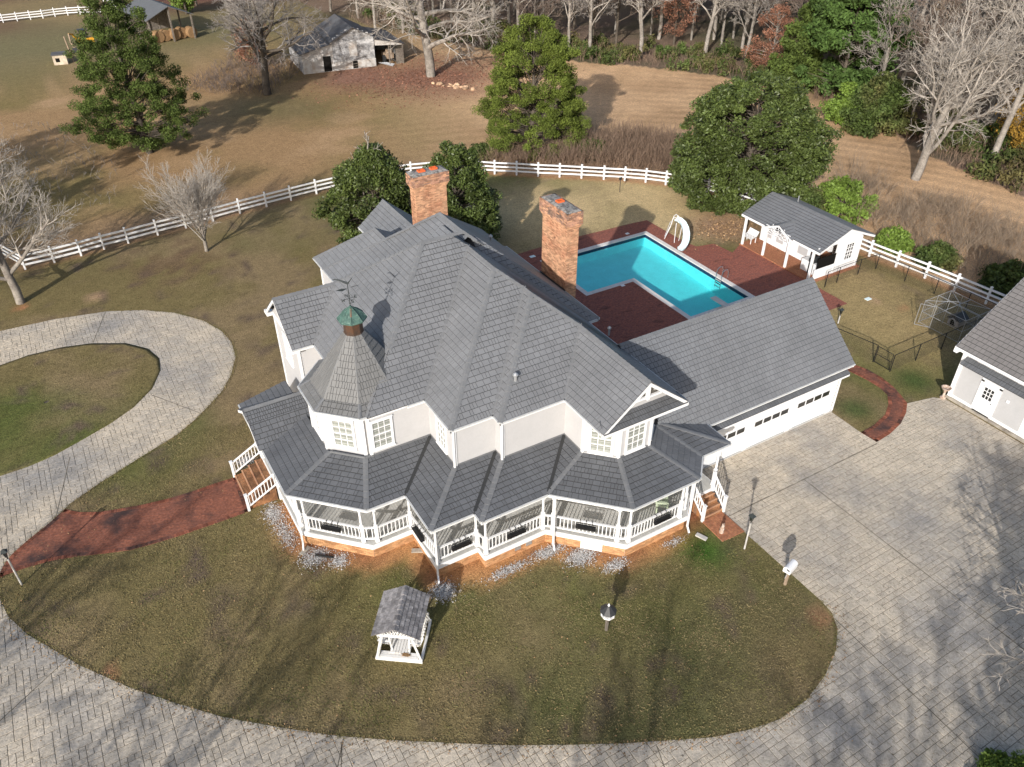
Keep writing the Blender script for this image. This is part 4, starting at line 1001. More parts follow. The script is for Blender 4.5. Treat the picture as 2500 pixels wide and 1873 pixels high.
# ------------------------------------------------------------------ garage wing
gw = MB(); siding(gw, [(9.9, -4.94), (22.87, -4.94), (22.87, 2.25), (9.9, 2.25)], .0, 3.2)
z = 3.2
while z < 6.5:
    t = min(z+.15, 6.55); k0 = (6.72-z)/.874; k1 = (6.72-t)/.874
    gw.add([(22.888, -1.35-k0, z), (22.888, -1.35+k0, z), (22.87, -1.35+k1, t), (22.87, -1.35-k1, t)], [(0, 1, 2, 3)]); z = t
obj('garage_wall', gw, 'white_paint', house)
for sgn in (-1, 1):
    mb = MB(); A = np.array((23.28, -1.35+sgn*3.97, 3.34)); B = np.array((23.28, -1.35, 6.80)); mb.obox(A-(.03, 0, .19), B-A, (.05, 0, 0), (0, 0, .18)); obj('rake_board', mb, 'white_paint', house)
gp = [(12.7, -5.50, 2.92), (22.9, -5.50, 2.92), (22.9, -4.98, 3.22), (12.7, -4.98, 3.22)]
go = obj('pent_roof', MB().add(gp, [(0, 1, 2, 3)]), 'underlay', house); pp = []
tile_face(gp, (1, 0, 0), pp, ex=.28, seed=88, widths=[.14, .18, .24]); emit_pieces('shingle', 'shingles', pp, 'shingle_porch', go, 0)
obj('pent_board', MB().box((12.7, -5.49, 2.78), (22.9, -5.45, 2.905)), 'white_paint', house)
for x0 in (13.35, 16.55, 19.75):
    mb = MB().box((x0, -4.985, .06), (x0+2.6, -4.955, 2.35))
    for j in range(4):
        for i in range(4):
            if j == 2: continue
            mb.box((x0+.06+i*.64, -5.0, .12+j*.56), (x0+.62+i*.64, -4.984, .58+j*.56))
    dr = obj('garage_door', mb, 'white_paint', house)
    for i in range(4):
        obj('pane', MB().box((x0+.08+i*.64, -5.004, 1.42), (x0+.60+i*.64, -4.984, 1.72)), 'dark_glass', dr)
    obj('door_seal', MB().box((x0, -5.02, .02), (x0+2.6, -4.95, .075)), 'galvanised', dr)
mb = MB()
for x0 in (13.1, 16.0, 19.2, 22.4): mb.box((x0, -5.01, .0), (x0+.32, -4.95, 2.6))
mb.box((13.1, -5.015, 2.36), (22.72, -4.952, 2.62)); obj('door_trim', mb, 'white_paint', house)
obj('garage_footing', MB().box((12.3, -5.06, .017), (22.95, -4.93, .05)), 'concrete_light', house)
obj('downspout', MB().bar((22.98, -4.98, 3.2), (22.98, -4.98, .05), .08, .08), 'white_paint', house)

# ------------------------------------------------------------------ planters on the railings
def planter(c, d, label):
    d = np.array(d, float); d /= np.linalg.norm(d); o = np.array((d[1], -d[0]))
    t = thing('rail_planter', label, 'planter', (*c, 1.0), 'black wire planters hung on the porch rails')
    def P(u, v, z): return (c[0]+d[0]*u+o[0]*v, c[1]+d[1]*u+o[1]*v, z)
    mb = MB()
    for z, v in ((1.70, .30), (1.60, .29), (1.50, .26)):
        for a, b in (((-.45, .07), (.45, .07)), ((-.45, v), (.45, v)), ((-.45, .07), (-.45, v)), ((.45, .07), (.45, v))): mb.bar(P(*a, z), P(*b, z), .022)
    for i in range(8):
        u = -.45+i*.9/7; mb.bar(P(u, .30, 1.7), P(u, .25, 1.46), .018); mb.bar(P(u, .25, 1.46), P(u, .08, 1.46), .018)
    obj('basket', mb, 'black_wire', t)
    obj('liner', MB().obox(P(-.43, .08, 1.48), d_(d, .86), d_(o, .17), (0, 0, .12)), 'iron', t)
    for u in (-.28, 0, .28): obj('hook', MB().tube([P(u, .07, 1.6), P(u, .06, 1.82), P(u, -.07, 1.83), P(u, -.08, 1.74)], .014, 4), 'black_wire', t)
def d_(v, k): return (v[0]*k, v[1]*k, 0)
planter((-5.25, -.56), (1, -1), 'black wire planter hung on the angled porch rail below the turret')
planter((-1.93, -3.0), (0, -1), 'black wire planter on the short porch rail facing left beside the shingled swing')
planter((-.75, -4.44), (1, 0), 'black wire planter on the porch rail nearest above the white gravel patch')
planter((1.75, -5.07), (1, 0), 'black wire planter on the porch rail above the two foundation vents')
planter((4.75, -6.42), (1, -1), 'black wire planter on the angled porch rail above the white access door')
planter((8.0, -7.74), (1, 0), 'black wire planter on the rightmost porch rail in front of the green bench')
# green garden bench on the porch
t = thing('porch_bench', 'pale green slatted porch bench with rounded back under the right porch roof', 'bench', (9.0, -6.7, .87))
def bp(u, v, z): a = rad(52); return (9.15+math.cos(a)*u-math.sin(a)*v, -6.55+math.sin(a)*u+math.cos(a)*v, .87+z)
mb = MB()
for i in range(4): mb.bar(bp(-.7, -.2+i*.13, .42), bp(.7, -.2+i*.13, .42), .11, .03)
obj('seat', mb, 'green_bench', t); mb = MB()
for i in range(11): u = -.66+i*.132; mb.bar(bp(u, .28, .42), bp(u, .42, .80+.26*math.sqrt(max(0, 1-(u/.78)**2))), .115, .025)
obj('backrest', mb, 'green_bench', t)
for u in (-.66, .66):
    for v in (-.22, .28): obj('leg', MB().bar(bp(u, v, 0), bp(u, v, .42), .07), 'green_bench', t)
    obj('armrest', MB().bar(bp(u, -.26, .62), bp(u, .34, .62), .09, .04), 'green_bench', t)
# ------------------------------------------------------------------ swimming pool
def water_material():
    ma = bpy.data.materials.new('pool_water'); ma.use_nodes = True; nt = ma.node_tree; N = nt.nodes; L = nt.links
    N.remove(N['Principled BSDF']); out = N['Material Output']
    tr = N.new('ShaderNodeBsdfTransparent'); tr.inputs[0].default_value = (.62, .93, .93, 1)
    gl = N.new('ShaderNodeBsdfGlossy'); gl.inputs['Roughness'].default_value = .04; gl.inputs[0].default_value = (1, 1, 1, 1)
    lw = N.new('ShaderNodeLayerWeight'); lw.inputs[0].default_value = .5; pw = N.new('ShaderNodeMath'); pw.operation = 'POWER'; pw.inputs[1].default_value = 4.; L.new(lw.outputs['Facing'], pw.inputs[0])
    fr = N.new('ShaderNodeMath'); fr.operation = 'MULTIPLY_ADD'; fr.inputs[1].default_value = .6; fr.inputs[2].default_value = .025; L.new(pw.outputs[0], fr.inputs[0])
    tc = N.new('ShaderNodeTexCoord'); n = N.new('ShaderNodeTexNoise'); n.inputs['Scale'].default_value = 3.4; n.inputs['Detail'].default_value = 4.
    L.new(tc.outputs['Object'], n.inputs['Vector'])
    bp = N.new('ShaderNodeBump'); bp.inputs['Strength'].default_value = .5; bp.inputs['Distance'].default_value = .06; L.new(n.outputs['Fac'], bp.inputs['Height'])
    L.new(bp.outputs[0], gl.inputs['Normal'])
    mx = N.new('ShaderNodeMixShader'); L.new(fr.outputs[0], mx.inputs[0]); L.new(tr.outputs[0], mx.inputs[1]); L.new(gl.outputs[0], mx.inputs[2]); L.new(mx.outputs[0], out.inputs[0])
    MATS['pool_water'] = ma
water_material()
pool = thing('swimming_pool', 'l-shaped turquoise swimming pool with pale coping set in red brick', 'swimming pool', (25, 13, 0))
x0, x1, x2 = PX; y0, y1, y2 = PY
mb = MB()
mb.add([(x0, y1, -.95), (x1, y1, -.95), (x1, y2, -1.0), (x0, y2, -.95)], [(0, 1, 2, 3)])
mb.add([(x1, y1, -.95), (x2, y1, -1.15), (x2, y2, -1.0), (x1, y2, -1.0)], [(0, 1, 2), (0, 2, 3)])
mb.add([(x1, y0, -1.5), (x2, y0, -1.5), (x2, y1, -1.15), (x1, y1, -.95)], [(0, 1, 2), (0, 2, 3)])
OUT = [(x1, y0), (x2, y0), (x2, y2), (x0, y2), (x0, y1), (x1, y1)]
for i in range(6):
    a = OUT[i]; b = OUT[(i+1) % 6]; mb.add([(*a, -2.4), (*b, -2.4), (*b, -.17), (*a, -.17)], [(3, 2, 1, 0)])
obj('basin', mb, 'pool_plaster', pool)
mb = MB()
for i in range(6):
    a = OUT[i]; b = OUT[(i+1) % 6]; mb.add([(*a, -.30), (*b, -.30), (*b, .0), (*a, .0)], [(3, 2, 1, 0)])
for v in mb.v: pass
mb.v = [(v[0]+(.006 if v[0] < 20 or (v[0] < 23.5 and v[1] < 13.4) else -.006), v[1]+(.006 if v[1] < 14 else -.006), v[2]) for v in mb.v]
obj('waterline_tile', mb, 'pool_tile', pool)
for k in range(3): obj('pool_step', MB().box((x0, y1+.0, -1.2), (x0+.9-.28*k, y2, -.95+.26*k)), 'pool_plaster', pool)
w1 = MB().add([(x0, y1, -.14), (x1, y1, -.14), (x1, y2, -.14), (x0, y2, -.14), (x1, y0, -.14), (x2, y0, -.14), (x2, y2, -.14)], [(0, 1, 2, 3), (4, 5, 6, 2, 1)])
obj('water', w1, 'pool_water', pool)
cop = []
rg = random.Random(2)
def coping_run(a, b, wdir):
    a = np.array(a, float); b = np.array(b, float); L = np.linalg.norm(b-a); d = (b-a)/L; n = max(1, round(L/.6))
    for i in range(n):
        p = a+d*(L*i/n+.004); obj('coping_stone', MB().obox((*p, -.03), (*(d*(L/n-.008)), 0), (*(np.array(wdir)*.37), 0), (0, 0, .075+rg.uniform(-.002, .002)), rg.random()), 'coping', pool)
coping_run((x1-.35, y0-.35), (x2+.35, y0-.35), (0, 1)); coping_run((x2+.35, y0+.02), (x2+.35, y2-.02), (-1, 0)); coping_run((x0-.35, y2+.35), (x2+.35, y2+.35), (0, -1))
coping_run((x0-.35, y1+.02), (x0-.35, y2-.02), (1, 0)); coping_run((x0-.35, y1-.35), (x1-.35, y1-.35), (0, 1)); coping_run((x1-.35, y0+.02), (x1-.35, y1+.02), (1, 0))
for x, y in ((27.0, 19.6), (21.5, 12.9)): obj('skimmer_lid', MB().box((x-.15, y-.12, .03), (x+.15, y+.12, .055)), 'white_paint', pool)
for x, y in ((18.3, 20.1), (35.2, 2.6)): tag(obj('access_lid', MB().box((x-.22, y-.15, .0), (x+.22, y+.15, .04)), 'pale_blue_plastic'), 'pale blue utility lid set in the %s' % ('grass beside the pool deck' if x < 20 else 'dog yard lawn'), 'lid')
# ladder
t = thing('pool_ladder', 'chrome pool ladder on the right edge of the pool', 'ladder', (28.5, 10.1, 0))
for y in (9.85, 10.4): obj('handrail', MB().tube([(28.75, y, .04), (28.75, y, .55), (28.62, y, .78), (28.4, y, .82), (28.2, y, .7), (28.12, y, .4), (28.12, y, -.7)], .024, 8), 'steel', t)
for z in (-.1, -.35, -.6): obj('tread', MB().box((28.06, 9.85, z), (28.16, 10.4, z+.03)), 'steel', t)
t = thing('diving_board', 'white diving board at the near end of the pool', 'diving board', (25.35, 6.2, 0))
obj('board', MB().box((25.12, 5.1, .47), (25.60, 7.75, .52)), 'concrete_light', t)
for y in (5.4, 6.3): obj('stand', MB().box((25.15, y, .02), (25.57, y+.12, .47)), 'steel', t)
# slide
t = thing('pool_slide', 'curved pale blue pool slide with white ladder beside the pool', 'slide', (29.0, 16.5, 0))
mb = MB(); prof = []
path = [(29.45, 16.85, 1.72), (29.62, 16.55, 1.70), (29.68, 16.2, 1.55), (29.62, 15.8, 1.28), (29.42, 15.4, .98), (29.12, 15.05, .70), (28.78, 14.8, .50), (28.45, 14.65, .40), (28.22, 14.58, .40)]
for i, p in enumerate(path):
    a = np.array(path[max(i-1, 0)]); b = np.array(path[min(i+1, len(path)-1)]); d = b-a; d[2] = 0; d /= np.linalg.norm(d); s_ = np.cross(d, (0, 0, 1.))
    prof.append([np.array(p)+s_*u+np.array((0, 0, w)) for u, w in ((-.27, .20), (-.24, .05), (-.13, 0), (.13, 0), (.24, .05), (.27, .20))])
v = [q for r in prof for q in r]; f = [(i*6+k, i*6+k+1, (i+1)*6+k+1, (i+1)*6+k) for i in range(len(path)-1) for k in range(5)]
mb.add(v, f); mb.add([q-np.array((0, 0, .02)) for q in v], [g[::-1] for g in f])
smooth(obj('chute', mb, 'pale_blue_plastic', t))
for k, (dx, dy) in enumerate(((-.24, -.16), (.18, .2))):
    obj('handrail', MB().tube([(29.2+dx*.9, 17.5+dy, .03), (29.32+dx, 17.1+dy, 1.2), (29.38+dx, 17.0+dy, 1.9), (29.45+dx, 16.85+dy, 2.08), (29.52+dx, 16.6+dy, 2.0), (29.55+dx, 16.5+dy, 1.72)], .024, 6), 'white_paint', t)
for k in range(6):
    u = k/6; obj('rung', MB().tube([(28.98+.1*u, 17.34-.34*u, .25+1.4*u), (29.37+.12*u, 17.70-.38*u, .25+1.4*u)], .022, 6), 'white_paint', t)
for p, q in (((29.6, 16.2, 1.5), (29.75, 16.5, .03)), ((29.35, 16.6, 1.6), (29.2, 16.4, .03))): obj('support', MB().tube([p, q], .025, 6), 'white_paint', t)

# ------------------------------------------------------------------ pool house
ph = thing('pool_house', 'small white pool house with grey gable roof and open porch beside the pool', 'pool house', (36, 10, 0))
PHR = RS(33.55, 39.35, 6.15, 13.95, 'WE', 2.45, .395)
PD = [(33.45, 8.75, 2.47), (33.45, 11.35, 2.47)]
pieces = []; under = MB()
def ph_dormer(x, y): d = abs(y-10.05); return 3.05-d*.46 if (d < 1.3 and x < 35.1) else -9
for k, pl in PHR.faces():
    under.add(pl, [tuple(range(len(pl)))]); tile_face(pl, EDIR[k], pieces, lambda p: p[2] > ph_dormer(p[0], p[1])-.02, ex=.28, seed=600+ord(k), widths=[.26, .3, .36])
for sgn in (-1, 1):
    pl = [(33.35, 10.05+sgn*1.35, 2.44), (33.35, 10.05, 3.05), (35.07, 10.05, 3.05), (33.6, 10.05+sgn*1.35, 2.44)]
    under.add(pl, [(0, 1, 2, 3)]); tile_face(pl, (1, 0, 0), pieces, None, ex=.28, seed=640+sgn, widths=[.26, .3, .36])
pr = obj('roof', under, 'underlay', ph); emit_pieces('shingle', 'shingles', pieces, 'shingle', pr, 200)
cap_obj((36.45, 6.17, 3.595), (36.45, 13.93, 3.595), ph, drop=.05); cap_obj((33.4, 10.05, 3.05), (35.07, 10.05, 3.05), ph, drop=.06)
mb = MB()
for sgn in (-1, 1):
    for yy in (6.15, 13.9):
        A = np.array((36.45+sgn*2.9, yy, 2.44)); B = np.array((36.45, yy, 3.58)); mb.obox(A-(0, 0, .17), B-A, (0, .05, 0), (0, 0, .165))
mb.box((33.53, 6.15, 2.27), (33.58, 8.7, 2.44)); mb.box((33.53, 11.4, 2.27), (33.58, 13.95, 2.44)); mb.box((39.32, 6.15, 2.27), (39.37, 13.95, 2.44))
for sgn in (-1, 1):
    A = np.array((33.36, 10.05+sgn*1.38, 2.44)); B = np.array((33.36, 10.05, 3.05)); mb.obox(A-(0, 0, .15), B-A, (.05, 0, 0), (0, 0, .14))
obj('fascia', mb, 'white_paint', ph)
mb = MB(); siding(mb, [(35.45, 13.3), (35.45, 8.3)], .1, 2.75); siding(mb, [(35.9, 6.5), (38.3, 6.5), (38.3, 13.3), (35.45, 13.3)], .1, 2.6)
z = 2.6
while z < 3.45:
    t_ = min(z+.15, 3.47); k0 = (3.58-z)/.395; k1 = (3.58-t_)/.395
    mb.add([(max(33.7, 36.45-k0), 6.482, z), (min(39.2, 36.45+k0), 6.482, z), (36.45+k1, 6.5, t_), (36.45-k1, 6.5, t_)], [(0, 1, 2, 3)]); z = t_
mb.box((33.75, 6.44, 2.5), (35.9, 6.52, 2.62)); siding(mb, [(33.8, 6.5), (35.9, 6.5)], .1, .85)
obj('wall', mb, 'white_paint', ph)
mb = MB()
for x, y in ((35.9, 6.5), (38.3, 6.5), (35.45, 13.3)): corner_board(mb, (x, y), .1, 2.55, .14)
obj('corner_board', mb, 'white_paint', ph)
window(ph, (37.2, 6.5, 1.55), (0, -1), .75, 1.25, 3, 4, glass='dark_glass')
pm2 = MB(); pm2.box((-.075, -.075, .1), (.075, .075, 2.4)); pm2.lathe([(.09, .1), (.10, .75), (.085, .9), (.06, 1.0), (.075, 1.6), (.06, 1.7)], (0, 0, 0), 8); pme2 = pm2.mesh('porch_post')
for y in (13.4, 11.2, 8.92, 6.65): obj('porch_post', pme2, 'white_paint', ph, loc=(33.55, y, 0))
mb = MB()   # sunburst fretwork under the small gable
cy_, cz_ = 10.05, 2.05
for k in range(9):
    a = PI*k/8; mb.bar((33.4, cy_+.2*math.cos(a), cz_+.1*math.sin(a)), (33.4, cy_+1.05*math.cos(a), cz_+.62*math.sin(a)), .05, .05)
for k in range(8):
    a = PI*k/8; b = PI*(k+1)/8
    for r in (.2, .62, 1.05): mb.bar((33.4, cy_+r*math.cos(a), cz_+r*.59*math.sin(a)), (33.4, cy_+r*math.cos(b), cz_+r*.59*math.sin(b)), .05, .05)
for k in range(5): mb.bar((33.4, 8.95+k*.28+.55, 2.68), (33.4, 8.95+k*.28+.55, 2.92), .05, .04)
mb.bar((33.4, 8.85, 2.66), (33.4, 11.25, 2.66), .05, .05); obj('fretwork', mb, 'white_paint', ph)
for y0_, y1_ in ((12.1, 12.9), (10.9, 11.8), (8.5, 9.6)):
    dr = obj('door', MB().box((35.37, y0_, .12), (35.43, y1_, 2.15)), 'white_paint', ph); obj('door_panel', MB().box((35.35, y0_+.1, .6), (35.372, y1_-.1, 2.0)), 'siding', dr)
obj('counter', MB().box((34.4, 6.62, .1), (35.4, 8.2, .95)), 'white_paint', ph); obj('bar_opening', MB().box((33.95, 6.46, .9), (35.85, 6.478, 1.75)), 'dark_hollow', ph)
obj('vent_pipe', MB().tube([(37.4, 12.1, 3.1), (37.4, 12.1, 3.75)], .05, 8), 'galvanised', ph)
t = thing('grill', 'black barbecue grill under the pool house porch', 'grill', (34.6, 7.4, .1))
obj('hood', MB().tube([(34.35, 7.3, 1.12), (35.0, 7.3, 1.12)], .26, 10), 'iron', t); obj('cart', MB().box((34.35, 7.1, .1), (35.0, 7.5, .9)), 'iron', t)
t = thing('lounge_chair', 'white folded lounge chair at the far end of the pool house porch', 'chair', (34.3, 13.2, .1))
mb = MB()
for k in range(6): mb.bar((34.1+k*.1, 13.0, .5+.03*k), (34.1+k*.1, 14.0, .5+.03*k), .07, .03)
obj('seat', mb, 'white_paint', t)
for x in (34.1, 34.6):
    for y in (13.05, 13.95): obj('leg', MB().bar((x, y, .02), (x, y, .5), .05), 'white_paint', t)
obj('backrest', MB().obox((34.55, 13.0, .6), (.25, 0, .4), (0, 1., 0), (.03, 0, -.02)), 'white_paint', t)

# ------------------------------------------------------------------ white plank fences
rail_me = MB().box((0, -.02, -.07), (1, .02, .07)).mesh('rail'); post_me = MB().box((-.065, -.065, 0), (.065, .065, 1.30)); post_me.lathe([(.11, 1.30), (.11, 1.33), (.02, 1.38)], (0, 0, 0), 4); post_me = post_me.mesh('post')
def plank_fence(pts, label, side=.085):
    f = thing('plank_fence', label, 'fence', (*pts[len(pts)//2], 0))
    for x, y in pts: obj('post', post_me, 'white_paint', f, loc=(x, y, 0))
    for a, b in zip(pts[:-1], pts[1:]):
        L = math.dist(a, b); an = math.atan2(b[1]-a[1], b[0]-a[0])
        for z in (.38, .74, 1.10):
            obj('rail', rail_me, 'white_paint', f, loc=(a[0], a[1], z+random.uniform(-.008, .008)), rz=an, scale=(L, 1.4, 1))
plank_fence(BACKFENCE, 'long white three-rail plank fence curving behind the house and pool')
plank_fence([(-14.8, 129.9), (-13.0, 130.1), (-11.2, 130.3), (-9.2, 130.4), (-7.3, 130.5), (-5.5, 130.5), (-3.7, 130.9), (-1.8, 130.9), (0, 130.5), (1.8, 129.6), (3.7, 128.7), (5.6, 127.9), (5.9, 131), (5.6, 134), (5.2, 137), (4.9, 140)], 'short white plank fence far away at the top left behind the cedar')
plank_fence([(-30, 42.5), (-27, 42.3), (-24, 42.1), (-21.5, 41.8), (-19.1, 41.4), (-16.8, 41.0)], 'white plank fence at the left edge behind the large bare tree')

# ------------------------------------------------------------------ right-hand outbuilding
rb = thing('outbuilding', 'white clapboard outbuilding with grey roof and white door at the right edge', 'building', (33, -12, 0))
RB = RS(29.50, 42.0, -26, -7.12, 'WE', 3.46, .70)
pieces = []; under = MB()
for k, pl in RB.faces():
    under.add(pl, [tuple(range(len(pl)))])
    if k == 'W': tile_face([(x, max(y, -20), z) for x, y, z in pl], EDIR[k], pieces, None, ex=.29, seed=700, widths=[.26, .3, .36])
rr = obj('roof', under, 'underlay', rb); emit_pieces('shingle', 'shingles', pieces, 'shingle_far', rr, 250)
mb = MB(); siding(mb, [(32, -7.58), (29.92, -7.58), (29.92, -26)], .15, 3.42)
siding(mb, [(41.6, -7.58), (32, -7.58)], .15, 3.4); z = 3.4
while z < 7.5:
    t_ = min(z+.15, 7.55); k0 = (7.7-z)/.70; k1 = (7.7-t_)/.70
    mb.add([(35.75+k0, -7.562, z), (35.75-k0, -7.562, z), (35.75-k1, -7.58, t_), (35.75+k1, -7.58, t_)], [(0, 1, 2, 3)]); z = t_
obj('wall', mb, 'siding_grey', rb)
mb = MB(); corner_board(mb, (29.92, -7.6), .15, 3.4, .2); mb.box((29.885, -12.2, .15), (29.93, -11.75, 2.65)); mb.box((29.885, -26, 2.40), (29.93, -7.7, 2.62)); mb.box((29.875, -26, .15), (29.905, -10.12, .33)); mb.box((29.875, -9.05, .15), (29.905, -7.7, .33))
mb.box((29.5, -26, 3.28), (29.55, -7.12, 3.44)); A = np.array((29.5, -7.13, 3.44)); B = np.array((35.75, -7.13, 7.81)); mb.obox(A-(0, 0, .2), B-A, (0, .05, 0), (0, 0, .19)); mb.box((29.48, -7.3, 3.1), (29.95, -7.08, 3.3))
obj('trim', mb, 'white_paint', rb)
gp = [(29.35, -26, 2.66), (29.35, -7.75, 2.66), (29.89, -7.75, 2.98), (29.89, -26, 2.98)]
po = obj('pent_roof', MB().add(gp, [(0, 1, 2, 3)]), 'underlay', rb); pp = []; tile_face([(x, max(y, -18), z) for x, y, z in gp], (0, 1, 0), pp, ex=.3, seed=710, widths=[.14, .18, .24]); emit_pieces('shingle', 'shingles', pp, 'shingle_porch', po, 0)
obj('footing', MB().box((29.72, -26, .0), (29.93, -7.45, .15)), 'concrete', rb)
dr = obj('door', MB().box((29.86, -10.02, .2), (29.90, -9.15, 2.08)), 'white_paint', rb)
mb = MB(); mb.box((29.85, -10.2, .16), (29.92, -10.03, 2.2)); mb.box((29.85, -9.14, .16), (29.92, -8.97, 2.2)); mb.box((29.85, -10.2, 2.09), (29.92, -8.97, 2.3)); obj('door_frame', mb, 'white_paint', rb)
window(rb, (29.86, -9.585, 1.52), (-1, 0), .56, .72, 3, 3, glass='dark_glass', trim=.03, proud=.0, mid=False)
obj('door_knob', MB().lathe([(.01, -.04), (.04, 0), (.01, .04)], (29.82, -9.93, 1.05), 6), 'iron', dr); obj('door_sill', MB().box((29.82, -10.1, .15), (29.93, -9.07, .2)), 'dark_hollow', rb)
obj('wall_lamp', MB().box((29.84, -10.75, 1.62), (29.92, -10.6, 1.78)), 'white_paint', rb)
obj('garage_door', MB().box((29.87, -15.2, .15), (29.91, -12.3, 2.4)), 'white_paint', rb)
t = thing('urn', 'dark stone pedestal urn at the corner of the outbuilding', 'urn', (29.55, -7.45, 0))
obj('bowl', MB().lathe([(.08, .55), (.20, .62), (.27, .74), (.29, .76), (.25, .77), (.12, .66)], (29.55, -7.45, 0), 12), 'statue', t); obj('pedestal', MB().lathe([(.17, .0), (.17, .08), (.08, .14), (.06, .4), (.10, .55)], (29.55, -7.45, 0), 10), 'statue', t)

# ------------------------------------------------------------------ black chain-link dog yard and kennel
cf = thing('chain_link_fence', 'black chain-link fence with gate round the dog yard', 'fence', (34, 1, 0))
CF = [(33.9, 5.35), (35.2, 5.4), (37.5, 5.45), (39.35, 5.35), (39.6, 3.0), (39.8, .7), (39.9, -1.7), (40.0, -4.1), (37.0, -4.1), (34.0, -4.1), (31.5, -4.1), (29.1, -4.1), (29.1, -2.85), (28.3, .7), (28.2, 2.6)]
cpm = MB().tube([(0, 0, 0), (0, 0, 1.25)], .032, 6).mesh('post')
for p in CF: obj('post', cpm, 'black_wire', cf, loc=(*p, 0))
for a, b in zip(CF[:-1], CF[1:]):
    if a == (29.1, -4.1): continue
    obj('top_rail', MB().tube([(*a, 1.24), (*b, 1.24)], .024, 5), 'black_wire', cf)
wires = MB()
def mesh_panel(mb, a, b, z0, z1, s=.17, w=.005):
    a = np.array(a, float); b = np.array(b, float); L = np.linalg.norm(b-a); d = (b-a)/L; H = z1-z0; t = -H
    while t < L:
        for sg in (0, 1):
            u0, u1 = t, t+H; v0, v1 = z0, z1
            if u0 < 0: v0 += -u0; u0 = 0
            if u1 > L: v1 -= (u1-L); u1 = L
            if u1-u0 > .02:
                p = np.array((*(a+d*u0), v0)); q = np.array((*(a+d*u1), v1))
                if sg: p[2], q[2] = z0+z1-p[2], z0+z1-q[2]
                mb.bar(p, q, w)
        t += s
for a, b in zip(CF[:-1], CF[1:]): mesh_panel(wires, a, b, .05, 1.22)
tag(obj('wire_mesh', wires, 'black_wire', cf), kind='stuff')
mb = MB()
for z in (.08, .65, 1.2): mb.tube([(29.1, -4.0, z), (29.1, -2.92, z)], .022, 5)
for y in (-4.0, -2.92): mb.tube([(29.1, y, .08), (29.1, y, 1.2)], .022, 5)
obj('gate', mb, 'black_wire', cf)
kn = thing('dog_kennel', 'grey wire panel dog kennel beside the white fence', 'kennel', (36.8, -2.8, 0))
KX0, KX1, KY0, KY1 = 35.5, 38.2, -4.2, -1.25
mb = MB()
for x in (KX0, (KX0+KX1)/2, KX1):
    for y in (KY0, -2.1, KY1): mb.tube([(x, y, 0), (x, y, 1.7)], .016, 5)
for z in (.1, .9, 1.7):
    for p, q in (((KX0, KY0), (KX1, KY0)), ((KX0, KY1), (KX1, KY1)), ((KX0, KY0), (KX0, KY1)), ((KX1, KY0), (KX1, KY1))): mb.tube([(*p, z), (*q, z)], .015, 5)
mb.tube([((KX0+KX1)/2, KY0, 1.72), ((KX0+KX1)/2, KY1, 1.72)], .02, 5); mb.tube([(KX0, -2.7, 1.72), (KX1, -2.7, 1.72)], .02, 5)
mb.tube([(KX0, KY0, 1.72), (36.8, -2.7, 1.95), (KX1, KY1, 1.72)], .015, 4); mb.tube([(KX0, KY1, 1.72), (36.8, -2.7, 1.95), (KX1, KY0, 1.72)], .015, 4)
obj('frame', mb, 'galvanised', kn)
mb = MB()
for p, q in (((KX0, KY0), (KX1, KY0)), ((KX0, KY1), (KX1, KY1)), ((KX0, KY0), (KX0, KY1)), ((KX1, KY0), (KX1, KY1))): mesh_panel(mb, p, q, .1, 1.7, .16, .0032)
tag(obj('wire_mesh', mb, 'galvanised', kn), kind='stuff')
mb = MB(); mb.tube([(KX0, -2.1, .1), (35.0, -1.3, .1)], .02, 5); mb.tube([(KX0, -2.1, 1.65), (35.0, -1.3, 1.65)], .02, 5); mb.tube([(35.0, -1.3, .1), (35.0, -1.3, 1.65)], .02, 5); obj('gate', mb, 'galvanised', kn)
dh = thing('dog_house', 'small grey dog house with arched opening inside the wire kennel', 'dog house', (37.6, -2.6, 0))
mb = MB().box((37.15, -3.0, .02), (38.05, -2.25, .5)); obj('body', mb, 'dog_plastic', dh)
obj('roof', MB().add([(37.05, -3.1, .48), (38.1, -3.1, .48), (38.1, -2.15, .48), (37.05, -2.15, .48), (37.05, -2.62, .85), (38.1, -2.62, .85)], [(0, 1, 5, 4), (2, 3, 4, 5), (0, 4, 3), (1, 2, 5)]), 'iron', dh)
mb = MB(); mb.tube([(37.02, -2.62+.24*math.cos(a), .22+.34*math.sin(a)) for a in [PI*k/8 for k in range(9)]], .05, 6); obj('arch', mb, 'dog_plastic', dh); obj('opening', MB().prism([(37.13, -2.8), (37.145, -2.8), (37.145, -2.44), (37.13, -2.44)], .05, .5), 'dark_hollow', dh)

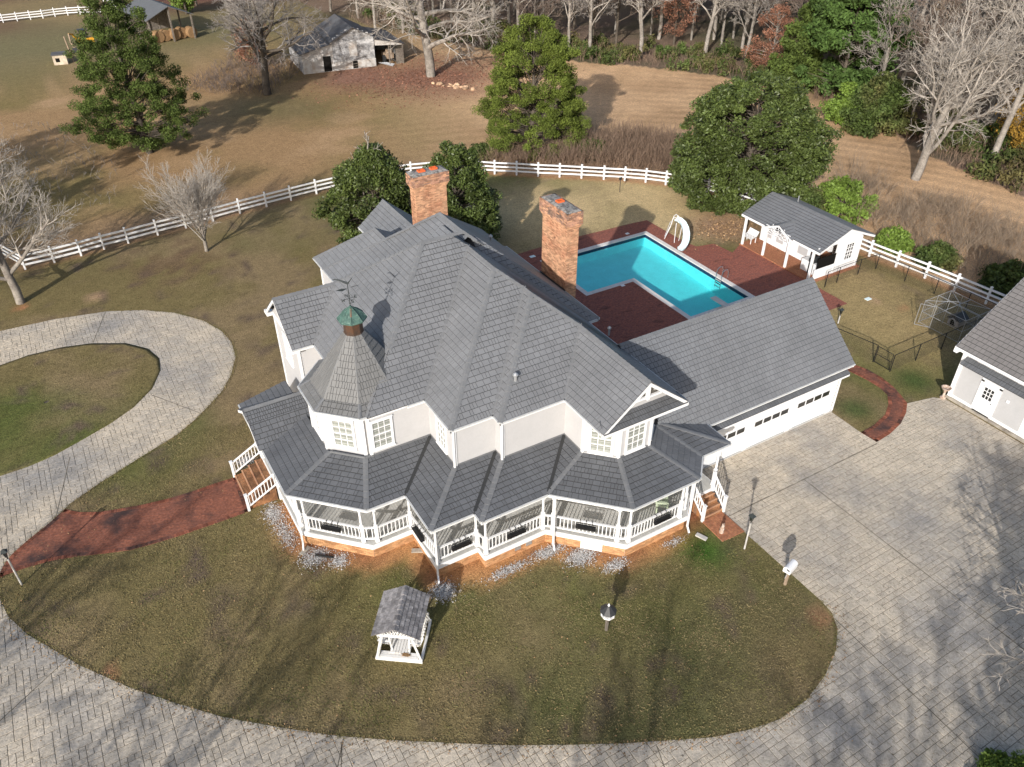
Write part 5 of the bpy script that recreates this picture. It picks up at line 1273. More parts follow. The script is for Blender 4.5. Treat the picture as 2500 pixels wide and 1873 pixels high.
# ------------------------------------------------------------------ garden swing with shingled roof
sw = thing('garden_swing', 'white garden glider swing under a weathered grey shingled roof on the lawn', 'swing', (-4.5, -6.9, 0))
SA = math.atan2(1.6, 1.18); sc, ss = math.cos(SA), math.sin(SA)
def SP(u, v, z): return (-4.63+sc*u+ss*v, -6.78+ss*u-sc*v, z)      # u along the ridge, v to the right
mb = MB()
for v in (-.92, .92): mb.bar(SP(-1.0, v, .07), SP(1.0, v, .07), .1, .12)
for u in (-1.0, 1.0): mb.bar(SP(u, -.97, .08), SP(u, .97, .08), .1, .14)
obj('base_frame', mb, 'swing_paint', sw)
for u in (-.98, .98):
    for v in (-.9, .9): obj('leg', MB().bar(SP(u, v, .1), SP(u, v*.62, 1.72), .1, .08), 'swing_paint', sw)
    obj('cross_beam', MB().bar(SP(u, -.75, 1.55), SP(u, .75, 1.55), .06, .1), 'swing_paint', sw)
    mb = MB()
    for k in range(9): v = -.48+k*.12; mb.bar(SP(u, v, 1.58), SP(u, v+.12, 1.60+.32*(1-abs(v)/.55)), .03, .03); mb.bar(SP(u, v, 1.58), SP(u, v-.12, 1.60+.32*(1-abs(v)/.55)), .03, .03)
    obj('lattice', mb, 'swing_paint', sw)
for k in range(7): obj('floor_slat', MB().bar(SP(-.8, -.36+k*.12, .22), SP(.8, -.36+k*.12, .22), .105, .03), 'swing_paint', sw)
for k in range(2): obj('step_board', MB().bar(SP(-.95+k*.16, -.8, .18), SP(-.95+k*.16, .8, .18), .14, .03), 'swing_paint', sw)
for sgn in (-1, 1):
    for k in range(4): obj('seat_slat', MB().bar(SP(-.62, sgn*(.42+k*.1), .52), SP(.62, sgn*(.42+k*.1), .52), .085, .03), 'swing_paint', sw)
    for k in range(9): u = -.6+k*.15; obj('back_slat', MB().bar(SP(u, sgn*.80, .54), SP(u, sgn*.98, 1.12), .10, .025), 'swing_paint', sw)
    for u in (-.66, .66):
        obj('armrest', MB().bar(SP(u, sgn*.36, .78), SP(u, sgn*.9, .78), .08, .04), 'swing_paint', sw)
        obj('hanger', MB().bar(SP(u, sgn*.36, .2), SP(u, sgn*.45, 1.55), .06, .06), 'swing_paint', sw)
rp_ = []; un_ = MB()
for sgn in (-1, 1):
    pl = [SP(-1.12, sgn*.98, 1.62), SP(1.12, sgn*.98, 1.62), SP(1.12, 0, 2.12), SP(-1.12, 0, 2.12)]
    un_.add(pl, [(0, 1, 2, 3)]); tile_face(pl, (sc, ss, 0), rp_, None, ex=.19, seed=800+sgn, widths=[.13, .17, .22, .26], lift=.024, gap=.006, cgap=.012)
so = obj('roof', un_, 'old_wood', sw); emit_pieces('shingle', 'shingles', rp_, 'grey_shake', so, 300)
cp = MB(); cap_line(cp, SP(-1.12, 0, 2.12), SP(1.12, 0, 2.12), wd=.11, drop=.055, seg=.24, lift=.03); obj('ridge_cap', cp, 'grey_shake', sw)
obj('leaf_heap', MB().add([SP(-.86+random.uniform(-.1, .1), .25+random.uniform(-.25, .25), .22+random.uniform(0, .05)) for _ in range(60)], [(3*i, 3*i+1, 3*i+2) for i in range(20)]), 'dead_leaf', sw)

# ------------------------------------------------------------------ bird feeder, lamps, mailbox, ornaments
t = thing('bird_feeder', 'white gazebo bird feeder with dark roof on a post in the front lawn', 'bird feeder', (2.92, -10.67, 0))
obj('post', MB().box((2.87, -10.72, 0), (2.97, -10.62, 1.0)), 'old_wood', t); c_ = (2.92, -10.67, 0)
obj('tray', MB().lathe([(.10, .98), (.30, 1.02), (.31, 1.10), (.27, 1.10)], c_, 8), 'white_paint', t)
for k in range(8): a = PI/8+k*PI/4; obj('pillar', MB().bar((2.92+.27*math.cos(a), -10.67+.27*math.sin(a), 1.08), (2.92+.27*math.cos(a), -10.67+.27*math.sin(a), 1.30), .035), 'white_paint', t)
obj('roof', MB().lathe([(.36, 1.29), (.36, 1.31), (.05, 1.60)], c_, 8), 'iron', t); obj('finial', MB().lathe([(.04, 1.59), (.055, 1.63), (.01, 1.74)], c_, 6), 'white_paint', t)
def lamp(x, y, h, label, lean=(0, 0)):
    t = thing('lamp_post', label, 'lamp post', (x, y, 0), 'garden lamp posts'); lx, ly = lean
    obj('post', MB().tube([(x, y, 0), (x+lx, y+ly, h-.55)], .042, 8), 'post_grey', t)
    obj('neck', MB().tube([(x+lx, y+ly, h-.55), (x+lx, y+ly, h-.40)], .03, 6), 'iron', t); c = (x+lx, y+ly, h)
    obj('lantern', MB().lathe([(.07, -.40), (.12, -.12), (.11, -.10)], c, 4), 'dark_glass', t); obj('lantern_roof', MB().lathe([(.19, -.11), (.19, -.09), (.06, .0), (.03, .06)], c, 4), 'weather_iron', t)
lamp(-18.15, 4.61, 2.25, 'slim grey lamp post beside the brick walk at the left edge'); lamp(11.2, -10.25, 2.25, 'slim grey lamp post beside the driveway near the brick landing', (.0, .0)); lamp(30.84, 1.44, 1.15, 'short lamp post in the dog yard beyond the garage roof')
t = thing('mailbox', 'white mailbox on a wooden post at the driveway edge', 'mailbox', (11.25, -12.75, 0)); mx, my = 11.25, -12.75
obj('post', MB().bar((mx, my, 0), (mx+.05, my+.03, .95), .1), 'pole_wood', t); mb = MB(); a = rad(15)
prof = [(-.15, 0), (.15, 0), (.15, .16)]+[(.15*math.cos(q), .16+.13*math.sin(q)) for q in [PI*k/6 for k in range(1, 7)]]+[(-.15, .16)]
n = len(prof); v = [(mx+.05+math.cos(a)*u-math.sin(a)*p*1.15, my+.03+math.sin(a)*u+math.cos(a)*p*1.15, .95+q*1.15) for u in (-.3, .36) for p, q in prof]
mb.add(v, [tuple(range(n-1, -1, -1)), tuple(range(n, 2*n))]+[(i, (i+1) % n, n+(i+1) % n, n+i) for i in range(n)]); obj('box', mb, 'white_paint', t); obj('handle', MB().box((mx-.28, my-.2, 1.18), (mx-.25, my-.05, 1.22)), 'iron', t); obj('bracket', MB().tube([(mx-.28, my-.12, .95), (mx-.3, my-.1, .70), (mx-.05, my, .68)], .014, 4), 'post_grey', t)
t = thing('garden_ornament', 'small weathered stone figure standing on the brick landing by the side steps', 'ornament', (10.95, -8.95, .05))
obj('body', MB().lathe([(.11, 0), (.12, .06), (.095, .16), (.11, .26), (.08, .34), (.05, .37)], (10.95, -8.95, .05), 10), 'statue', t); obj('head', MB().lathe([(.04, .36), (.075, .41), (.07, .48), (.03, .53)], (10.95, -8.97, .05), 10), 'statue', t)
for s_ in (-1, 1): obj('ear', MB().lathe([(.02, .5), (.025, .55), (.006, .62)], (10.95+s_*.04, -8.96, .05), 6), 'statue', t)
for i, (x, y, a, lb) in enumerate(((-6.75, -.15, .5, 'grey concrete splash block under the turret-side downspout'), (-2.35, -2.55, -.5, 'grey concrete splash block tucked in the inner porch corner'), (9.75, -8.45, -1.2, 'white splash trough under the right porch downspout'))):
    t = obj('splash_block', MB().obox((x, y, .0), (.55*math.cos(a), .55*math.sin(a), 0), (-.22*math.sin(a), .22*math.cos(a), 0), (0, 0, .07)), 'concrete_light' if i == 2 else 'concrete'); tag(t, lb, 'splash block')
tag(obj('drain_pipe', MB().tube([(-6.25, -.45, .06), (-5.6, -1.0, .06)], .06, 8), 'black_wire'), 'black corrugated drain pipe lying beside the porch base below the turret', 'pipe')
t = thing('sign_post', 'thin dark post with small plate near the back fence', 'post', (31.6, 26.8, 0)); obj('post', MB().tube([(31.6, 26.8, 0), (31.6, 26.8, 1.25)], .03, 5), 'iron', t); obj('plate', MB().box((31.45, 26.78, 1.15), (31.75, 26.82, 1.4)), 'iron', t)
# ------------------------------------------------------------------ old barn
def rot_thing(name, label, cat, loc, rz):
    t = thing(name, label, cat, (0, 0, 0)); t.location = (0, 0, 0); return t
def finish(t, loc, rz, s=1.): t.location = loc; t.rotation_euler = (0, 0, rz); t.scale = (s, s, s); return t
bn = thing('barn', 'weathered grey wooden barn with open lean-to at the edge of the woods', 'barn')
rg = random.Random(4)
bf = obj('front_wall', MB().add([(0, .03, 0), (5.5, .03, 0), (5.5, .03, 3.7), (2.75, .03, 5.0), (0, .03, 3.7)], [(0, 1, 2, 3, 4)]), 'barn_wood', bn)
for k in range(15):
    z0 = 1.05+k*.27; z1 = z0+.262
    if z0 > 4.9: break
    u0 = 0 if z0 < 3.7 else (z0-3.7)/1.3*2.75
    obj('plank', MB().box((u0+.02, -.01-rg.uniform(0, .015), z0), (5.48-u0, .03, min(z1, 5.0)), rg.random()), 'barn_wood', bf)
obj('block_base', MB().box((-.03, -.03, 0), (5.53, .03, 1.04)), 'barn_block', bn)
obj('left_front', MB().add([(-4, 0, 0), (0, 0, 0), (0, 0, 3.35), (-4, 0, 2.45)], [(0, 1, 2, 3)]), 'barn_block', bn)
mb = MB(); mb.add([(-4, 0, 0), (-4, 8, 0), (-4, 8, 2.4), (-4, 0, 2.4)], [(3, 2, 1, 0)]); mb.add([(5.5, .05, 0), (5.5, 8, 0), (5.5, 8, 3.6), (5.5, .05, 3.6)], [(0, 1, 2, 3)]); mb.add([(-4, 8, 0), (9.3, 8, 0), (9.3, 8, 2.4), (-4, 8, 2.4)], [(3, 2, 1, 0)]); mb.add([(9.3, 1.2, 0), (9.3, 8, 0), (9.3, 8, 2.4), (9.3, 1.2, 2.4)], [(0, 1, 2, 3)])
obj('side_wall', mb, 'barn_wood', bn)
obj('loft_door', MB().box((2.15, -.06, 1.55), (3.2, -.02, 3.35)), 'barn_block', bn); obj('doorway', MB().box((2.45, -.045, .05), (3.1, -.035, .95)), 'dark_hollow', bn); obj('doorway', MB().box((-1.35, -.04, .05), (-.35, -.005, 1.9)), 'dark_hollow', bn)
for z in (.3, .6): obj('gate_bar', MB().box((2.4, -.08, z), (3.15, -.05, z+.06)), 'old_wood', bn)
mb = MB()
def slab(mb, pl, t=.08): mb.add([(x, y, z) for x, y, z in pl]+[(x, y, z-t) for x, y, z in pl], [(0, 1, 2, 3), (4, 7, 6, 5), (0, 4, 5, 1), (1, 5, 6, 2), (2, 6, 7, 3), (3, 7, 4, 0)])
slab(mb, [(-.35, -.45, 3.55), (2.75, -.45, 5.12), (2.75, 8.3, 5.12), (-.35, 8.3, 3.55)]); slab(mb, [(2.75, -.45, 5.12), (5.9, -.45, 3.55), (5.9, 8.3, 3.55), (2.75, 8.3, 5.12)])
slab(mb, [(-4.3, -.2, 2.42), (-.05, -.2, 3.42), (-.05, 8.2, 3.42), (-4.3, 8.2, 2.42)]); slab(mb, [(5.55, -.2, 3.4), (9.6, -.2, 2.5), (9.6, 8.2, 2.5), (5.55, 8.2, 3.4)])
obj('roof', mb, 'barn_roof', bn)
mb = MB(); mb.add([(5.55, -.12, 2.6), (9.4, -.12, 2.35), (9.4, -.12, 2.5), (5.55, -.12, 3.35)], [(0, 1, 2, 3)]); mb.box((-.3, -.44, 3.42), (-.1, -.40, 3.55)); obj('gable_board', mb, 'barn_block', bn)
for u in (7.4, 9.25): obj('post', MB().bar((u, -.1, 0), (u, -.1, 2.5), .14), 'old_wood', bn)
obj('board_screen', MB().box((8.3, -.06, 0), (9.4, -.0, 1.9)), 'old_wood', bn)
finish(bn, (23.8, 77.45, 0), -.1)
tr = thing('old_tractor', 'rusty machine parked in the shade of the barn lean-to', 'machine', (31.6, 78.2, 0))
mb = MB().box((31.0, 77.6, .5), (32.2, 79, 1.2)); mb.box((31.3, 77.5, 1.1), (31.9, 78.2, 1.6)); obj('body', mb, 'pole_wood', tr)
for x in (30.9, 32.3): obj('wheel', MB().tube([(x-.1, 77.9, .5), (x+.1, 77.9, .5)], .5, 12), 'iron', tr)
for k in range(5): tag(obj('scrap_pole', MB().tube([(29.9+k*.22, 77.5-.1*k, .25), (31.1+k*.15, 75.6+.2*k, .06)], .05, 5), 'galvanised'), 'pale metal pole in the loose pile in front of the barn lean-to', 'pole', 'poles piled by the barn')
# hay shed
hs = thing('hay_shed', 'open hay shed with grey metal gable roof behind the tall cedar', 'shed')
mb = MB(); slab(mb, [(-.3, -.3, 2.75), (2.6, -.3, 4.0), (2.6, 8, 4.0), (-.3, 8, 2.75)]); slab(mb, [(2.6, -.3, 4.0), (5.5, -.3, 2.75), (5.5, 8, 2.75), (2.6, 8, 4.0)]); obj('roof', mb, 'shed_roof', hs)
for u in (0, 2.6, 5.2):
    for v in (0, 3.8, 7.6): obj('post', MB().bar((u, v, 0), (u, v, 2.7 if u != 2.6 else 3.85), .16), 'old_wood', hs)
obj('back_wall', MB().box((0, 7.7, 0), (5.2, 7.8, 3.0)), 'old_wood', hs)
finish(hs, (6.3, 103.4, 0), .2, 1.2)
for k, (u, v) in enumerate(((.9, .7), (2.0, .9), (3.2, .5), (4.4, .9), (5.6, .3))):
    x = 6.6+math.cos(.2)*u-math.sin(.2)*v; y = 103.9+math.sin(.2)*u+math.cos(.2)*v
    mb = MB(); c0 = np.array((x, y, .78)); d = np.array((math.sin(-.3), math.cos(-.3), 0))
    mb.tube([c0-d*.6, c0-d*.57, c0+d*.57, c0+d*.6], [.68, .76, .76, .68], 18)
    tag(obj('hay_bale', mb, 'hay'), ['leftmost', 'second from left', 'middle', 'fourth from left', 'rightmost'][k]+' round hay bale in the open shed', 'hay bale', 'round bales in the hay shed')
pu = thing('pump_house', 'small block pump house with flat roof and square opening in the far field', 'shed', (-6, 99.3, 0))
mb = MB(); c_, s_ = math.cos(-.15), math.sin(-.15)
def pq(u, v, z): return (-7.1+c_*u-s_*v, 98.8+s_*u+c_*v, z)
mb.obox(pq(0, 0, 0), (c_*1.65, s_*1.65, 0), (-s_*1.6, c_*1.6, 0), (0, 0, 1.2)); obj('wall', mb, 'pump_block', pu); obj('roof', MB().obox(pq(-.1, -.12, 1.2), (c_*1.85, s_*1.85, 0), (-s_*1.85, c_*1.85, 0), (0, 0, .1)), 'barn_roof', pu); obj('opening', MB().obox(pq(.3, -.012, .35), (c_*.5, s_*.5, 0), (-s_*.02, c_*.02, 0), (0, 0, .5)), 'dark_hollow', pu)
t = thing('utility_pole', 'leaning wooden pole beside the small pump house', 'pole', (-4.7, 99.7, 0)); obj('shaft', MB().tube([(-4.7, 99.7, 0), (-4.95, 99.6, 3.2)], [.12, .09], 8), 'pole_wood', t)
t = thing('utility_pole', 'tall pale utility pole behind the barn roof', 'pole', (36.8, 95, 0)); obj('shaft', MB().tube([(36.8, 95, 0), (36.8, 95, 9.)], [.22, .16], 8), 'bark_pale', t); obj('crossarm', MB().bar((35.8, 95, 8.4), (37.8, 95, 8.4), .12), 'pole_wood', t)
for k, (p, q) in enumerate((((-40, 122, 5.2), (60, 112, 7.2)), ((36.8, 95, 8.4), (85, 66, 5.2)), ((37.2, 95, 7.6), (85, 62, 3.6)))):
    p = np.array(p, float); q = np.array(q, float); mb = MB().tube([p+(q-p)*u-np.array((0, 0, 4*.9*u*(1-u))) for u in np.linspace(0, 1, 14)], .022, 4)
    tag(obj('power_line', mb, 'cable'), ['overhead wire across the top left above the hay shed', 'upper overhead wire in front of the woods', 'lower overhead wire in front of the woods'][k], 'wire')
# excavator
ex = thing('mini_excavator', 'yellow mini excavator half hidden behind the tall cedar', 'excavator', (-1.0, 107, 0))
EXS = -1.3
for y in (106.6, 107.8): obj('track', MB().prism([(-1.9, y), (.3, y), (.3, y+.32), (-1.9, y+.32)], .02, .5), 'iron', ex)
obj('body', MB().box((-1.5, 106.7, .6), (.4, 108.0, 1.25)), 'excavator_yellow', ex); obj('cab', MB().box((-1.3, 106.75, 1.25), (-.3, 107.5, 2.3)), 'dark_glass', ex); obj('cab_roof', MB().box((-1.4, 106.65, 2.3), (-.2, 107.6, 2.38)), 'iron', ex)
obj('boom', MB().tube([(-1.6, 106.6, .9), (-2.2, 105.9, 2.1), (-2.7, 105.2, 2.3)], [.16, .16, .1], 6), 'excavator_yellow', ex); obj('arm', MB().tube([(-2.7, 105.2, 2.35), (-2.75, 104.9, 1.3), (-2.5, 104.6, .6)], [.11, .1, .08], 6), 'pole_wood', ex)
obj('bucket', MB().add([(-2.9, 104.3, .05), (-2.1, 104.3, .05), (-2.1, 104.8, .05), (-2.9, 104.8, .05), (-2.8, 104.5, .65), (-2.2, 104.5, .65)], [(0, 3, 2, 1), (0, 1, 5, 4), (2, 3, 4, 5), (1, 2, 5), (3, 0, 4)]), 'iron', ex)
for ch_ in ex.children: ch_.location.x += EXS
ex.location.x += 0
# stones at the oak's foot
for k in range(22):
    x = 32.2+rg.random()*3.4; y = 66.2-(x-32.2)*1.5+rg.uniform(-1.2, 1.0); r = rg.uniform(.14, .42)
    mb = MB(); n = 6; prof = [(r*rg.uniform(.75, 1.1), 0), (r*rg.uniform(.8, 1.1), r*.35), (r*.45, r*.7)]; mb.lathe(prof, (x, y, 0), n, rg.random(), rg.random())
    mb.v = [(v[0]+rg.uniform(-.15, .15)*r, v[1]+rg.uniform(-.25, .25)*r, v[2]+rg.uniform(-.1, .1)*r*(v[2] > .02)) for v in mb.v]
    tag(obj('field_stone', mb, 'fieldstone'), 'tan field stone in the heap at the foot of the big oak', 'stone', 'stones heaped under the oak')

# ------------------------------------------------------------------ trees
def grow(rng, h, r, trunk, spec, trop=.05, wob=.12, lean=(0, 0), maxr=None):
    """branch segments: returns p0,p1,r0,r1,level"""
    S = []
    st = [(np.zeros(3), np.array((lean[0], lean[1], 1.)), h*trunk, r, 0)]
    NS = (7, 6, 4, 3, 2)
    while st:
        p, d, L, rr, lv = st.pop()
        d = d/np.linalg.norm(d); n = NS[min(lv, 4)]; pts = [p]; dirs = [d]; rads = [rr]
        for i in range(n):
            d = d+rng.normal(0, wob*(1 if lv else .35), 3)+np.array((0, 0, trop*(1 if lv else 0)))
            d /= np.linalg.norm(d); pts.append(pts[-1]+d*L/n); dirs.append(d); rads.append(rr*(1-(.45 if lv == 0 else .62)*(i+1)/n))
        for i in range(n): S.append((*pts[i], *pts[i+1], rads[i], rads[i+1], lv))
        if lv < len(spec):
            cnt, a0, a1, l0, l1, start = spec[lv]
            az = rng.random()*2*PI
            for k in range(cnt):
                t = start+(1-start)*((k+rng.random()*.8)/cnt); t = min(t, 1.); f = t*n; i = min(int(f), n-1)
                q = pts[i]+(pts[i+1]-pts[i])*(f-i); dd = dirs[i+1]; az += 2.4+rng.normal(0, .4); an = rad(rng.uniform(a0, a1))
                u = np.cross(dd, (0, 0, 1.) if abs(dd[2]) < .9 else (1., 0, 0)); u /= np.linalg.norm(u); w = np.cross(dd, u)
                nd = dd*math.cos(an)+(u*math.cos(az)+w*math.sin(az))*math.sin(an)
                Ln = (L if lv else h)*rng.uniform(l0, l1)*(1-.45*max(0, t-start))
                st.append((q, nd, Ln, max(rads[i]*rng.uniform(.40, .60), .008), lv+1))
    return np.array(S)
def seg_mesh(name, S, rng, sides, minr):
    p0 = S[:, 0:3]; p1 = S[:, 3:6]; r0 = np.maximum(S[:, 6], minr); r1 = np.maximum(S[:, 7], minr)
    d = p1-p0; L = np.linalg.norm(d, axis=1, keepdims=True)+1e-9; d /= L
    ref = np.where(np.abs(d[:, 2:3]) < .9, np.array([[0, 0, 1.]]), np.array([[1., 0, 0]])); a = np.cross(d, ref); a /= np.linalg.norm(a, axis=1, keepdims=True); b = np.cross(d, a)
    N = len(S); V = np.empty((N, 2*sides, 3))
    for k in range(sides):
        c = math.cos(2*PI*k/sides); s = math.sin(2*PI*k/sides); o = a*c+b*s
        V[:, k] = p0+o*r0[:, None]; V[:, sides+k] = p1+d*0.3*r1[:, None]+o*r1[:, None]
    base = (np.arange(N)*2*sides)[:, None]
    F = np.concatenate([base+np.array([[k, (k+1) % sides, sides+(k+1) % sides, sides+k]]) for k in range(sides)], 0)
    return npmesh(name, V.reshape(-1, 3), F, np.tile(rng.random(N), sides))
def bare_tree(name, label, cat, seed, barkm, twigm, minr=.012, group=None, split=1, **kw):
    rng = np.random.default_rng(seed); S = grow(rng, **kw)
    t = thing(name, label, cat, (0, 0, 0), group); lv = S[:, 8]
    obj('trunk', smooth_me(seg_mesh('trunk', S[lv <= split], rng, 7, minr)), barkm, t); obj('crown', seg_mesh('crown', S[lv > split], rng, 3, minr), twigm, t)
    return t
def smooth_me(me): me.polygons.foreach_set('use_smooth', [True]*len(me.polygons)); return me
def leaf_quads(name, P, size, rng, rnd, aspect=1.6, upbias=0., jitter=.35):
    N = len(P); n = rng.normal(size=(N, 3)); n[:, 2] += upbias; n /= np.linalg.norm(n, axis=1, keepdims=True)
    r = rng.normal(size=(N, 3)); a = np.cross(n, r); a /= np.linalg.norm(a, axis=1, keepdims=True); b = np.cross(n, a)
    s = size*rng.uniform(1-jitter, 1+jitter, N)[:, None]; a = a*s*aspect*.5; b = b*s*.5
    V = np.stack([P-a, P-b*.9+a*.1, P+a, P+b*.9+a*.1], 1).reshape(-1, 3)
    return npmesh(name, V, np.arange(4*N).reshape(N, 4), rnd)
def clumps(rng, centers, rads, per, squash=.75):
    C_ = np.repeat(centers, per, 0); R_ = np.repeat(rads, per)[:, None]
    g = rng.normal(size=(len(C_), 3)); g /= np.linalg.norm(g, axis=1, keepdims=True); g *= rng.random((len(C_), 1))**.45*R_; g[:, 2] *= squash
    return C_+g, np.repeat(np.arange(len(centers)), per)
def crown_centers(rng, n, h, prof, z0, inner=.55, lump=1.5, gapthr=None, seed=0):
    """clump centres near the surface of a crown with uneven outline"""
    out = []
    ts = np.array([p[0] for p in prof]); rs = np.array([p[1] for p in prof])
    while len(out) < n:
        t = rng.random(); az = rng.random()*2*PI; R_ = np.interp(t, ts, rs)
        if rng.random() > (R_/rs.max())**.8+.05: continue
        lobes = float(vnoise(np.array([az*1.9+4]), np.array([t*5.]), 1., seed+50, 2)[0])
        lob2 = float(vnoise(np.array([abs(az-PI)*1.9+9]), np.array([t*5.+3]), 1., seed+51, 2)[0])
        k = 1+lump*.3*((lobes+lob2)/2-.5)*2
        if gapthr and lob2 < gapthr: continue
        u = inner+(1-inner)*rng.random()**.6
        out.append((R_*k*u*math.cos(az), R_*k*u*math.sin(az), z0+(h-z0)*t))
    return np.array(out)
def leafy(name, label, cat, seed, loc, h, prof, z0, nclump, crad, per, leaf, leafm, barkm='bark_dark', inner=.55, lump=1.5, gap=None, aspect=1.6, upbias=0., trunk_r=.25, group=None, tint=None, lean=(0, 0), twigs=True):
    rng = np.random.default_rng(seed); cc = crown_centers(rng, nclump, h, prof, z0, inner, lump, gap, seed)
    cc[:, 0] += lean[0]*cc[:, 2]; cc[:, 1] += lean[1]*cc[:, 2]
    P, ci = clumps(rng, cc, crad*rng.uniform(.7, 1.3, nclump), per); cv = rng.random(nclump)
    rnd = np.clip(.25+.5*cv[ci]+rng.normal(0, .17, len(P)), 0, 1)
    t = thing(name, label, cat, (0, 0, 0), group)
    obj('crown', leaf_quads('crown', P, leaf, rng, rnd, aspect, upbias), leafm, t)
    S = []
    for i in range(8): S.append((lean[0]*h*i/9, lean[1]*h*i/9, h*.95*i/9, lean[0]*h*(i+1)/9, lean[1]*h*(i+1)/9, h*.95*(i+1)/9, trunk_r*(1-i/9), trunk_r*(1-(i+1)/9), 0))
    if twigs:
        for c in cc[::3]:
            z = c[2]*rng.uniform(.55, .9); S.append((lean[0]*z, lean[1]*z, z, *c, .05, .015, 1))
    obj('trunk', seg_mesh('trunk', np.array(S), rng, 5, .012), barkm, t)
    t.location = loc
    return t
# evergreens
leafy('cedar_tree', 'tall irregular dark green cedar in the left field', 'tree', 11, (-2.6, 58.5, 0), 16.4, [(0, 2.8), (.10, 4.7), (.25, 4.5), (.45, 3.7), (.62, 3.1), (.75, 2.5), (.88, 1.4), (1, .3)], .8, 430, .60, 260, .092, 'leaf_cedar', inner=.35, lump=2.9, gap=.36, trunk_r=.38, lean=(-.035, .03))
leafy('cedar_tree', 'dense rounded golden green cedar at the middle of the field', 'tree', 12, (30.4, 39.6, 0), 12.4, [(0, 3.4), (.1, 5.1), (.25, 5.0), (.45, 4.3), (.65, 3.7), (.82, 2.8), (.95, 1.6), (1, .7)], .6, 520, .56, 270, .090, 'leaf_cedar_gold', inner=.55, lump=1.7, trunk_r=.35)
leafy('magnolia_tree', 'huge glossy magnolia behind the pool house', 'tree', 13, (40.2, 20.3, 0), 10.3, [(0, 4.6), (.1, 6.4), (.3, 6.9), (.5, 6.4), (.7, 5.4), (.85, 3.7), (.95, 2.2), (1, .9)], .4, 760, .66, 140, .14, 'leaf_magnolia', inner=.55, lump=1.2, aspect=1.9, upbias=.9, trunk_r=.45)
leafy('magnolia_tree', 'dark magnolia left of the left brick chimney', 'tree', 14, (8.9, 28.0, 0), 7.8, [(0, 2.4), (.12, 3.2), (.35, 3.3), (.6, 2.9), (.8, 2.0), (.93, 1.1), (1, .4)], .3, 260, .55, 180, .12, 'leaf_magnolia', inner=.6, lump=1.8, aspect=1.9, upbias=.8, trunk_r=.25)
leafy('magnolia_tree', 'dark magnolia right of the left brick chimney', 'tree', 15, (14.4, 25.0, 0), 7.9, [(0, 2.4), (.12, 3.2), (.35, 3.2), (.6, 2.6), (.8, 1.9), (.93, 1.0), (1, .4)], .3, 260, .55, 180, .12, 'leaf_magnolia', inner=.6, lump=1.8, aspect=1.9, upbias=.8, trunk_r=.25)
rng = np.random.default_rng(3)
t = bare_tree('dead_snag', 'pale dead branches rising from the dark magnolia left of the chimney', 'branches', 61, 'bark_pale', 'twig_pale', .016, h=9.4, r=.09, trunk=.95, spec=[(7, 25, 60, .10, .18, .65), (4, 25, 50, .4, .6, .4)]); t.location = (8.4, 28.8, 0)
# big bare trees
T = {}
OAK = [(13, 35, 75, .42, .62, .36), (8, 30, 62, .42, .62, .25), (7, 28, 58, .40, .60, .2), (6, 25, 55, .40, .62, .2)]
t = bare_tree('oak_tree', 'spreading bare oak with tangled dark limbs left of the barn', 'tree', 21, 'bark_dark', 'twig_grey', .012, h=14.5, r=.50, trunk=.55, spec=OAK, wob=.2, trop=.03); t.location = (13.2, 71.7, 0)
t = bare_tree('oak_tree', 'massive pale bare oak beside the stone heap right of the barn', 'tree', 22, 'bark_pale', 'twig_pale', .013, h=19., r=.62, trunk=.75, spec=[(15, 45, 92, .34, .58, .24), (8, 30, 60, .42, .62, .25), (7, 28, 58, .40, .60, .2), (6, 25, 55, .40, .62, .2)], wob=.16, trop=.03); t.location = (33.4, 68.9, 0)
t = bare_tree('bare_tree', 'large pale bare tree with low limbs at the left edge by the fence', 'tree', 23, 'bark_grey', 'twig_pale', .008, h=11., r=.30, trunk=.7, spec=[(16, 25, 70, .36, .60, .2), (9, 25, 55, .42, .62, .2), (7, 25, 50, .42, .62, .2), (6, 22, 48, .45, .65, .15)], wob=.12, trop=.07); t.location = (-16.1, 32.3, 0)
t = bare_tree('bare_tree', 'small vase-shaped bare tree in front of the white fence', 'tree', 24, 'bark_grey', 'twig_pale', .007, h=7.4, r=.15, trunk=.32, spec=[(16, 8, 52, .52, .78, .3), (9, 14, 38, .42, .62, .2), (7, 15, 38, .42, .6, .2), (5, 15, 38, .45, .6, .2)], wob=.07, trop=.05); t.location = (-3.0, 33.8, 0)
t = bare_tree('bare_tree', 'big pale dead-looking tree leaning right in the right-hand field', 'tree', 25, 'bark_pale', 'twig_pale', .012, h=15.5, r=.42, trunk=.62, spec=[(18, 15, 60, .42, .66, .2), (8, 25, 55, .40, .60, .2), (7, 25, 58, .38, .56, .2), (5, 25, 55, .40, .6, .2)], wob=.16, trop=.06, lean=(.10, -.05)); t.location = (56.9, 15.3, 0)
t = bare_tree('bare_tree', 'bare tree at the far left edge behind the fence', 'tree', 26, 'bark_grey', 'twig_grey', .012, h=9., r=.2, trunk=.6, spec=[(10, 25, 60, .40, .58, .2), (7, 25, 55, .42, .62, .2), (6, 25, 50, .42, .6, .2)], wob=.12, trop=.06); t.location = (-19.5, 55, 0)
